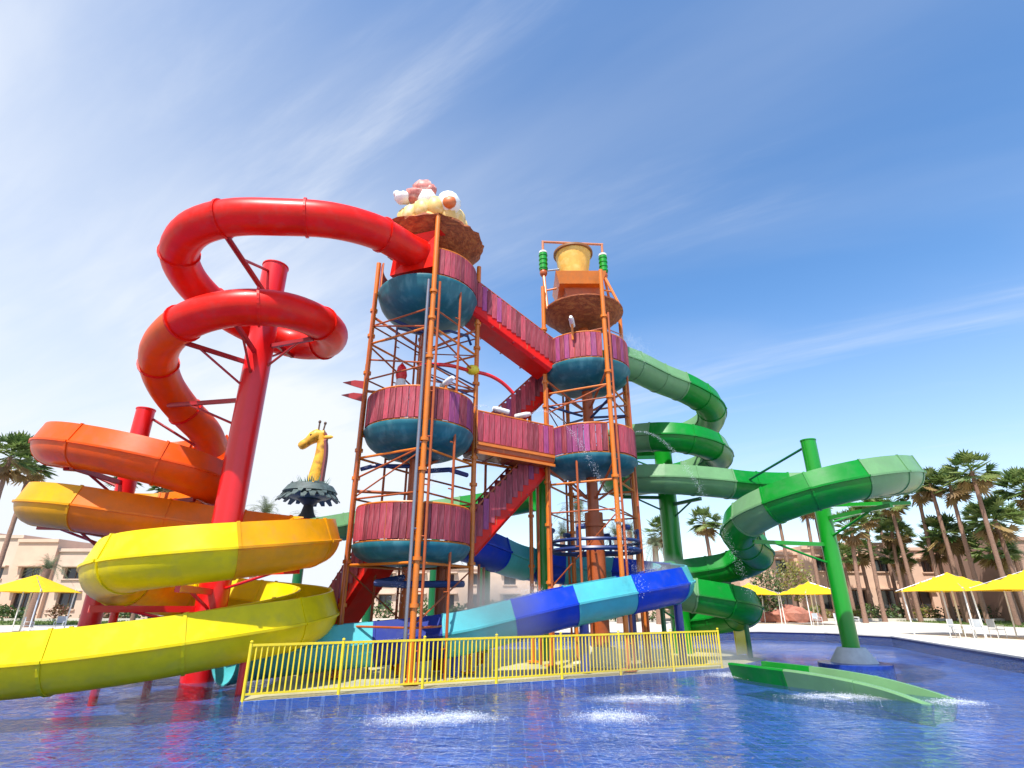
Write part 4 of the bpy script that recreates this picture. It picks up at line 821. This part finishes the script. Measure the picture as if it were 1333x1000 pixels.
block(b5, -22, 25.4, 74, 86, GZ, 6.2, grid_w(-22, 25.4, 12, 4.0, 1.5, 1.3) + grid_w(-22, 25.4, 12, 1.1, 1.7, 1.7), STUCCO2)

# ------------------------------------------------------------------ vegetation
def fan_crown(seed, nf=66, size=1.6):
    rg = random.Random(seed); g_, d_ = MB(), MB()
    for i in range(nf):
        dead = i < nf * .17; el = R(rg.uniform(-75, -25)) if dead else R(rg.uniform(-30, 80)); az = rg.uniform(0, 6.283)
        ln = size * rg.uniform(.55, .85); D = Vector((math.cos(az) * math.cos(el), math.sin(az) * math.cos(el), math.sin(el))); side = Vector((-math.sin(az), math.cos(az), 0)); nrm = D.cross(side)
        side = (Matrix.Rotation(rg.uniform(-.5, .5), 3, D) @ side); nrm = D.cross(side)
        b_ = d_ if dead else g_; hub = D * ln; st = side * .03
        b_.add([-st, st, hub + st, hub - st], [(0, 1, 2, 3)])
        nb = 9; fr_ = size * rg.uniform(.55, .75); vs = [hub]; fs = []
        for k in range(nb):
            for hlf in (0, 1):
                a = R(-95 + 190 * (k + hlf * .62) / nb); rr = fr_ * (1 if hlf == 0 else .5) * (1 - .25 * abs(a) / 1.7)
                v = hub + (D * math.cos(a) + side * math.sin(a)) * rr - nrm * (0.10 if hlf else -.02) * fr_; v.z -= (.28 if not dead else .15) * rr * rr / size; vs.append(v)
        for k in range(len(vs) - 2): fs.append((0, k + 1, k + 2))
        b_.add(vs, fs)
    return g_, d_
def trunk_mb(h, r0, r1, lean, seed):
    rg = random.Random(seed); pts = []; n_ = max(8, int(h / .55)); sc = []
    for i in range(n_ + 1):
        f = i / n_; pts.append(Vector((lean[0] * f * f, lean[1] * f * f, h * f))); sc.append((r0 * 1.25 if i == 0 else r0 + (r1 - r0) * f) * (1 + (.07 if i % 2 else -.03)))
    return MB().sweep(pts, ring_prof(1, 10), scale=sc), pts[-1]
crowns = []
for sdd in range(5):
    g_, d_ = fan_crown(sdd + 20); a = g_.build('crown', FAN); b_ = d_.build('dry_skirt', DEADFAN); crowns.append((a.data, b_.data)); bpy.data.objects.remove(a); bpy.data.objects.remove(b_)
PALMCNT = [0]
def fan_palm(x, y, h, label, s=1.0, lean=(0, 0), r=.30, dead=True):
    k = PALMCNT[0]; PALMCNT[0] += 1
    t_ = thing('fan_palm', (x, y, GZ), label, 'palm tree', 'fan palms around the pool deck')
    tb, top = trunk_mb(h, r, r * .72, lean, k); tb.v = [tuple(Vector(v) + Vector((x, y, GZ - .02))) for v in tb.v]; tb.build('trunk', TRUNK, t_, 50)
    c = link('crown', crowns[k % 5][0], t_); d = link('dry_skirt', crowns[k % 5][1], t_)
    for o in (c, d): o.location = top; o.rotation_euler = (0, 0, k * 1.3); o.scale = (s * .88, s * .88, s * .88)
for (x, y, h, s, lb) in ((18.2, 52, 8.8, .95, 'fan palm seen between the thick green column and the curling flume'), (15.2, 56, 8.4, 1.0, 'fan palm half hidden behind the thick green column'),
        (26.6, 60, 11.2, 1.0, 'shaggy trunked palm nearest the red boulders below the high flume'), (29.9, 62, 12.0, 1.0, 'shaggy trunked palm rising behind the golden tree below the high flume'), (31.7, 60, 11.7, 1.0, 'shaggy palm trunk just left of the leaning green column'), (34.6, 63, 12.0, 1.0, 'shaggy palm trunk crossing behind the green column'),
        (32.8, 55, 8.6, 1.1, 'short bushy fan palm just right of the green column'), (36.5, 58, 10.2, .95, 'fan palm behind the short bushy one, right of the green column'), (40.2, 60, 8.8, 1.05, 'short fan palm before the middle windows of the pink hotel'), (44.4, 64, 9.2, .95, 'short fan palm close to the right end of the pink hotel'),
        (40.0, 58, 11.5, .95, 'slim palm whose crown hides behind the high green flume'), (42.2, 64, 12.0, .95, 'slender palm behind the high green flume, close to the hotel wall'), (42.0, 57, 12.6, 1.0, 'fan palm with crown touching the end of the high green flume'), (42.4, 55, 12.9, .95, 'slim fan palm between the flume end and the row of three tall crowns'),
        (42.9, 53.5, 12.5, 1.15, 'bushy crowned tall palm beside the highest crown'), (41.7, 49, 12.8, 1.2, 'highest crowned fan palm standing behind the shade umbrella'), (42.9, 56, 8.2, 1.25, 'low leafy fan palm among the tall trunks behind the umbrella'), (45.5, 58, 8.0, 1.1, 'low fan palm between the leafy one and the dusky building'),
        (43.6, 50, 8.7, 1.3, 'stout fan palm with dark crown before the dusky building'), (47.5, 50, 11.4, 1.25, 'fan palm at the corner of the dusky building with spreading crown'),
        (46.2, 54, 6.6, 1.25, 'low dense fan palm right behind the larger umbrella'), (48.5, 56, 9.6, 1.2, 'broad crowned palm against the dusky building wall'), (38.0, 62, 7.0, 1.0, 'small fan palm between the hotel windows'), (44.8, 60, 7.2, 1.1, 'small dense palm before the pale low wing'), (41.2, 61, 6.2, 1.0, 'lowest fan palm by the pale low wing'), (35.4, 61, 6.4, .95, 'small fan palm at the hotel projecting bay'),
        (-41.2, 44, 13.0, 1.25, 'fan palm with shaggy crown above the amber flume loop'), (-43.0, 48, 13.2, 1.1, 'second fan palm behind the shaggy one at the orange loop'), (-38.9, 55, 13.4, 1.0, 'fan palm peeking between the orange and amber loops'), (-36.5, 57, 13.0, 1.0, 'fan palm behind the smaller red column')):
    fan_palm(x, y, h, lb, s, (random.Random(x).uniform(-.5, .5), random.Random(y).uniform(-.4, .4)), r=.21)
def date_crown(seed, nf=34, ln=2.6):
    rg = random.Random(seed); b_ = MB()
    for i in range(nf):
        el = R(rg.uniform(5, 80)); az = rg.uniform(0, 6.283); pts = []; H = Vector((math.cos(az), math.sin(az), 0)); L_ = ln * rg.uniform(.8, 1.1)
        for j in range(10):
            f = j / 9; pts.append(H * (math.cos(el) * L_ * f) + Vector((0, 0, math.sin(el) * L_ * f - .55 * L_ * f * f * math.cos(el) - .25 * f * f * L_)))
        side = Vector((-H.y, H.x, 0))
        for j in range(9):
            a, c = pts[j], pts[j + 1]; b_.add([a - side * .02, a + side * .02, c], [(0, 1, 2)])
            for s_ in (-1, 1):
                for hh in (0, .5):
                    p = a + (c - a) * hh; q = p + side * s_ * (.42 * (1 - .6 * (j / 9))) + (c - a) * 1.0 + Vector((0, 0, -.08 + .1 * rg.random())); b_.add([p, p + (c - a) * .22, q], [(0, 1, 2)])
    return b_
dme = []
for sdd in range(3):
    o = date_crown(sdd + 3).build('crown', DATE); dme.append(o.data); bpy.data.objects.remove(o)
for k, (x, y, h, s, lb) in enumerate(((-23.4, 52, 9.6, 1.15, 'grey green date palm left of the giraffe bowl'), (-21.0, 56, 9.6, 1.0, 'date palm behind the giraffe bowl post'), (-37.5, 46, 4.3, .85, 'small date palm before the stepped hotel block'), (5.8, 50, 9.6, 1.15, 'tall feathery date palm behind the bucket tower column'),
        (4.6, 53, 7.6, 1.0, 'middle height date palm behind the bucket tower column'), (9.9, 54, 7.8, 1.0, 'feathery date palm between the right bucket tower legs'), (-6.5, 56, 6.4, 1.0, 'feathery date palm behind the taller tower'), (13.0, 52, 6.6, 1.0, 'grey date palm behind the blue flume curl'), (12.0, 58, 8.6, 1.0, 'date palm left of the thick green column'), (49.5, 56, 6.5, 1.0, 'date palm beside the dusky building'))):
    t_ = thing('date_palm', (x, y, GZ), lb, 'palm tree', 'date palms behind the pool'); tb, top = trunk_mb(h, .32, .26, (.2, .1), k); tb.v = [tuple(Vector(v) + Vector((x, y, GZ - .02))) for v in tb.v]; tb.build('trunk', TRUNK, t_, 50)
    c = link('crown', dme[k % 3], t_); c.location = top; c.rotation_euler = (0, 0, k * 1.9); c.scale = (s, s, s)
def leaf_mass(c, rad, n_, size, seed, mb=None):
    rg = random.Random(seed); b_ = mb or MB(); c = Vector(c)
    for i in range(n_):
        while True:
            v = Vector((rg.uniform(-1, 1), rg.uniform(-1, 1), rg.uniform(-1, 1)))
            if .35 < v.length < 1 + .12 * math.sin(i): break
        p = c + Vector((v.x * rad[0], v.y * rad[1], v.z * rad[2])); q = Vector((rg.uniform(-1, 1), rg.uniform(-1, 1), rg.uniform(-1, 1))).normalized(); r_ = q.orthogonal().normalized(); s_ = size * rg.uniform(.6, 1.3)
        b_.add([p - q * s_, p + r_ * s_ * .5, p + q * s_, p - r_ * s_ * .5], [(0, 1, 2, 3)])
    return b_
def shrub(x, y, rad, m, label, n_=260, size=.16):
    s_ = thing('shrub', (x, y, GZ), label, 'shrub', 'shrubs in the planting strip'); leaf_mass((x, y, GZ + rad[2] * .85), rad, n_, size, int(abs(x * 31 + y * 7)), ).build('foliage', m, s_)
    MB().tube((x, y, GZ - .02), (x + .1, y, GZ + rad[2] * .9), .06, .03, n=6).build('stem', BARK, s_)
rg = random.Random(12)
ANCH = [(22, 'behind the lower green flume'), (27, 'beside the red boulders'), (31, 'left of the tall green column foot'), (35, 'right of the tall green column foot'), (39, 'under the middle hotel windows'), (44, 'near the right end of the pink hotel'), (49, 'behind the pool corner umbrella'), (53, 'behind the large umbrella'), (99, 'before the dusky building')]
def anch(x): return next(t for q, t in ANCH if x < q)
for i in range(34):
    x = 20 + i * 1.15 + rg.uniform(-.4, .4); y = 61.6 + rg.uniform(-1, 1.6); k = rg.randrange(4); hh = rg.uniform(.5, 1.0)
    shrub(x, y, (rg.uniform(.7, 1.3), rg.uniform(.7, 1.1), hh), [SHRUB, SHRUB, DRYS, GOLD][k], '%s %s shrub %s' % ('tall' if hh > .75 else 'low', ['green', 'green', 'reddish', 'golden green'][k], anch(x)), 170, .17)
ANC2 = [(-48, 'before the stepped pink hotel block'), (-40, 'behind the left yellow umbrella'), (-30, 'behind the smaller red column'), (-20, 'behind the yellow flume loops'), (-8, 'below the giraffe bowl'), (99, 'behind the taller tower legs')]
for i in range(26):
    x = -60 + i * 2.6 + rg.uniform(-.6, .6); y = 61.0 + rg.uniform(-1, 1.5); k = rg.random() < .7; hh = rg.uniform(.6, 1.1)
    shrub(x, y, (rg.uniform(.9, 1.6), 1.0, hh), SHRUB if k else DRYS, '%s %s shrub in the bed %s' % ('tall' if hh > .85 else 'low', 'green' if k else 'reddish', next(t for q, t in ANC2 if x < q)), 170, .2)
for i in range(9):
    x = -8 + i * 3.1; shrub(x, 58 + rg.uniform(-1, 1), (1.3, 1.0, rg.uniform(.8, 1.3)), SHRUB, 'dark green shrub on the far deck beneath the ' + ('taller tower' if x < -1 else 'bridge between the towers' if x < 3 else 'bucket tower' if x < 9 else 'blue flume curl'), 190, .2)
t_ = thing('bushy_tree', (28.3, 58, GZ), 'golden leaved small tree beside the red rocks', 'tree'); MB().tube((28.3, 58, GZ), (28.3, 58, 2.6), .14, .08, n=8).build('trunk', BARK, t_, 40)
b_ = leaf_mass((28.3, 58, 4.0), (1.9, 1.6, 2.0), 900, .17, 5); b_.build('crown', GOLD, t_)
t_ = thing('bushy_tree', (25.0, 57, GZ), 'dark green shrubby tree behind the lower green flume', 'tree'); MB().tube((25, 57, GZ), (25, 57, 2.2), .14, .08, n=8).build('trunk', BARK, t_, 40)
leaf_mass((25.0, 57, 3.2), (1.6, 1.5, 2.4), 900, .17, 8).build('crown', SHRUB, t_)
for i, (x, y, s_) in enumerate(((25.6, 56.2, 1.0), (27.0, 56.0, 1.2), (28.2, 56.6, .9), (26.3, 56.9, 1.35), (29.2, 57.0, .7), (24.6, 56.6, .8))):
    o = MB().blob((x, y, GZ + .45 * s_), (1.0 * s_, .8 * s_, .75 * s_), 9, .22, i + 40).build('boulder', ROCK); tag(o, ('rough red boulder of middle size in the rock pile', 'large red boulder in front of the rock pile', 'squat red boulder beside the large one in the rock pile', 'biggest red boulder at the back of the rock pile', 'smallest red boulder by the umbrella post', 'small red boulder at the flume side of the rock pile')[i], 'rock', 'red boulders in the rock pile')
# grass strips
for nm, x0, x1, y0, y1 in (('lawn', 39, 75, 45, 60.5), ('lawn', -75, -20, 50, 60.5)):
    poly_sheet(nm, [(x0, y0), (x1, y0), (x1, y1), (x0, y1)], [], .162, mat('lawn_soil_grass', (.10, .15, .03), .9, var=.3, vscale=1.5))
    b_ = MB()
    for i in range(7000):
        x, y = rg.uniform(x0, x1), rg.uniform(y0, y1); a = rg.uniform(0, 3.14); h = rg.uniform(.06, .16); c_, s_ = math.cos(a) * .05, math.sin(a) * .05
        b_.add([(x - c_, y - s_, .16), (x + c_, y + s_, .16), (x + rg.uniform(-.05, .05), y + rg.uniform(-.05, .05), .16 + h)], [(0, 1, 2)])
    tag(b_.build('grass', GRASSM), 'short grass on the lawn behind the deck', 'grass', kind='stuff')
# low bed kerb
MB_ = MB().box((0, 60.2, .28), (150, .25, .26)); tag(MB_.build('planting_bed_kerb', CONC), kind='structure')

# ------------------------------------------------------------------ splashing water
m = bpy.data.materials.new('white_water'); m.use_nodes = True; p_ = m.node_tree.nodes['Principled BSDF']; p_.inputs['Base Color'].default_value = (.85, .9, .95, 1); p_.inputs['Roughness'].default_value = .25
tn = m.node_tree.nodes.new('ShaderNodeBsdfTranslucent'); tn.inputs[0].default_value = (.85, .9, .95, 1); mm = m.node_tree.nodes.new('ShaderNodeMixShader'); mm.inputs[0].default_value = .4
m.node_tree.links.new(p_.outputs[0], mm.inputs[1]); m.node_tree.links.new(tn.outputs[0], mm.inputs[2]); m.node_tree.links.new(mm.outputs[0], m.node_tree.nodes['Material Output'].inputs['Surface']); FOAM = m
def drop(b_, p, s_, rg):
    q = Vector((rg.uniform(-1, 1), rg.uniform(-1, 1), rg.uniform(-1, 1))).normalized(); r_ = q.orthogonal().normalized(); t_ = q.cross(r_)
    b_.add([p + q * s_, p - q * s_ * .4 + r_ * s_, p - q * s_ * .4 - r_ * s_ * .5 + t_ * s_ * .85, p - q * s_ * .4 - r_ * s_ * .5 - t_ * s_ * .85], [(0, 1, 2), (0, 2, 3), (0, 3, 1), (1, 3, 2)])
def splash(c, rx, ry, h, n_, seed, label, s0=.012):
    rg = random.Random(seed); b_ = MB()
    for i in range(n_):
        u, v = rg.gauss(0, .45), rg.gauss(0, .45); z = abs(rg.gauss(0, .35)) * h * math.exp(-(u * u + v * v)) ; drop(b_, Vector((c[0] + u * rx, c[1] + v * ry, c[2] + z + .004)), s0 * rg.uniform(.5, 1.5), rg)
    return tag(b_.build('splash', FOAM), label, 'water splash', kind='stuff')
m = bpy.data.materials.new('foam_film'); m.use_nodes = True; t = m.node_tree; n = t.nodes; l = t.links; p_ = n['Principled BSDF']; p_.inputs['Base Color'].default_value = (.85, .88, .92, 1); p_.inputs['Roughness'].default_value = .6
tcn = n.new('ShaderNodeTexCoord'); ln_ = n.new('ShaderNodeVectorMath'); ln_.operation = 'LENGTH'; l.new(tcn.outputs['Object'], ln_.inputs[0])
nz = n.new('ShaderNodeTexNoise'); nz.inputs['Scale'].default_value = 5; nz.inputs['Detail'].default_value = 8; nz.inputs['Roughness'].default_value = .7; nz.inputs['Distortion'].default_value = .6
geo = n.new('ShaderNodeNewGeometry'); l.new(geo.outputs['Position'], nz.inputs['Vector'])
fo = n.new('ShaderNodeMapRange'); fo.interpolation_type = 'SMOOTHSTEP'; fo.inputs[1].default_value = 1.0; fo.inputs[2].default_value = .0; l.new(ln_.outputs['Value'], fo.inputs[0])
no = n.new('ShaderNodeMapRange'); no.inputs[1].default_value = .35; no.inputs[2].default_value = .68; l.new(nz.outputs[0], no.inputs[0])
mu = n.new('ShaderNodeMath'); mu.operation = 'MULTIPLY'; l.new(fo.outputs[0], mu.inputs[0]); l.new(no.outputs[0], mu.inputs[1]); mv = n.new('ShaderNodeMath'); mv.operation = 'MULTIPLY'; mv.inputs[1].default_value = .72; l.new(mu.outputs[0], mv.inputs[0]); l.new(mv.outputs[0], p_.inputs['Alpha']); FILM = m
fd = MB(); fd.lathe((0, 0, 0), [(0, .03), (.3, .026), (.6, .014), (1.0, .004)], 24); fdo = fd.build('foam', FILM); film_me = fdo.data; bpy.data.objects.remove(fdo)
def foam(c, rx, ry, label):
    o = link('foam', film_me); o.location = (c[0], c[1], c[2] + .004); o.scale = (rx, ry, 1.5); return tag(o, label, 'foam', kind='stuff')
fspots = ((-1.75, 11.3, 0, 1.15, .75), (-.95, 11.55, 0, .95, .6), (1.85, 11.6, 0, 1.0, .7), (2.9, 13.6, 0, 1.6, .7), (7.3, 13.9, 0, 1.5, .7), (6.4, 17.6, .02, 1.2, .9), (9.4, 13.2, 0, .8, .5))
for i, (x, y, z, a_, b_) in enumerate(fspots):
    foam((x, y, z), a_, b_, 'thin white foam patch spreading on the pool water')
    splash((x, y, z), a_ * .8, b_ * .8, .22 if i < 4 else .14, 1500 if i < 3 else 900, i + 1, 'fine white droplets thrown up from the foam patch', .0062)
def jet(a, v, tmax, spread, n_, seed, label, s0=.008):
    rg = random.Random(seed); b_ = MB(); a = Vector(a); v = Vector(v)
    for i in range(n_):
        t_ = tmax * rg.random() ** .7; p = a + v * t_ + Vector((0, 0, -4.9 * t_ * t_)) + Vector((rg.gauss(0, 1), rg.gauss(0, 1), rg.gauss(0, 1))) * spread * (.1 + t_)
        if p.z < .03: continue
        drop(b_, p, s0 * rg.uniform(.4, 1.3), rg)
    return tag(b_.build('water_jet', FOAM), label, 'water spray', kind='stuff')
jet((-.75, 18.2, 8.35), (-2.0, -1.5, 1.0), 1.25, .08, 1500, 11, 'falling spray from the bridge cannon beside the taller tower')
jet((.65, 18.6, 8.3), (2.6, -1.6, .8), 1.2, .08, 1500, 12, 'falling spray from the cannon on the middle of the bridge')
jet((4.75, 20.3, 8.1), (2.8, -.8, .5), 1.15, .08, 1500, 13, 'falling spray from the right rail of the bucket tower')
jet((4.3, 20.2, 12.1), (2.2, .3, 1.2), .55, .35, 1500, 14, 'spray over the entry of the green flume')
jet((1.2, 17.8, 2.1), (-3.2, -.5, 1.6), .75, .45, 4000, 15, 'misty spray bursting over the aqua section of the blue flume')
jet((5.3, 19.7, 3.0), (-2.2, -.6, 1.0), .5, .4, 1500, 16, 'spray above the blue flume curl')
# soft mist hanging over the blue flume and the pad
def mist(c, rad, dens, label):
    m = bpy.data.materials.new('mist'); m.use_nodes = True; n = m.node_tree.nodes; l = m.node_tree.links; n.remove(n['Principled BSDF'])
    v = n.new('ShaderNodeVolumePrincipled'); v.inputs['Color'].default_value = (.95, .97, 1, 1); v.inputs['Anisotropy'].default_value = .2
    tcn = n.new('ShaderNodeTexCoord'); ln_ = n.new('ShaderNodeVectorMath'); ln_.operation = 'LENGTH'; l.new(tcn.outputs['Object'], ln_.inputs[0])
    fo = n.new('ShaderNodeMapRange'); fo.interpolation_type = 'SMOOTHSTEP'; fo.inputs[1].default_value = 1.0; fo.inputs[2].default_value = .0; fo.inputs[4].default_value = dens; l.new(ln_.outputs['Value'], fo.inputs[0])
    l.new(fo.outputs[0], v.inputs['Density']); l.new(v.outputs[0], n['Material Output'].inputs['Volume'])
    b_ = MB().blob((0, 0, 0), (1, 1, 1), 16, 0, 0); o = b_.build('mist', m, None, 60); o.location = c; o.scale = rad; return tag(o, label, 'mist', kind='stuff')
mist((-.5, 17.2, 1.7), (2.0, 1.0, 1.35), 1.7, 'soft white spray mist over the blue flume by the taller tower')
mist((5.2, 19.9, 2.9), (1.2, .9, .8), .9, 'thin mist above the blue flume curl')
mist((3.2, 17.4, .5), (4.0, 1.0, .8), .45, 'thin ground mist behind the yellow fence below the bucket tower')
mist((6.7, 18.4, .35), (1.1, .9, .6), .9, 'low spray mist at the fence end beside the run-out')
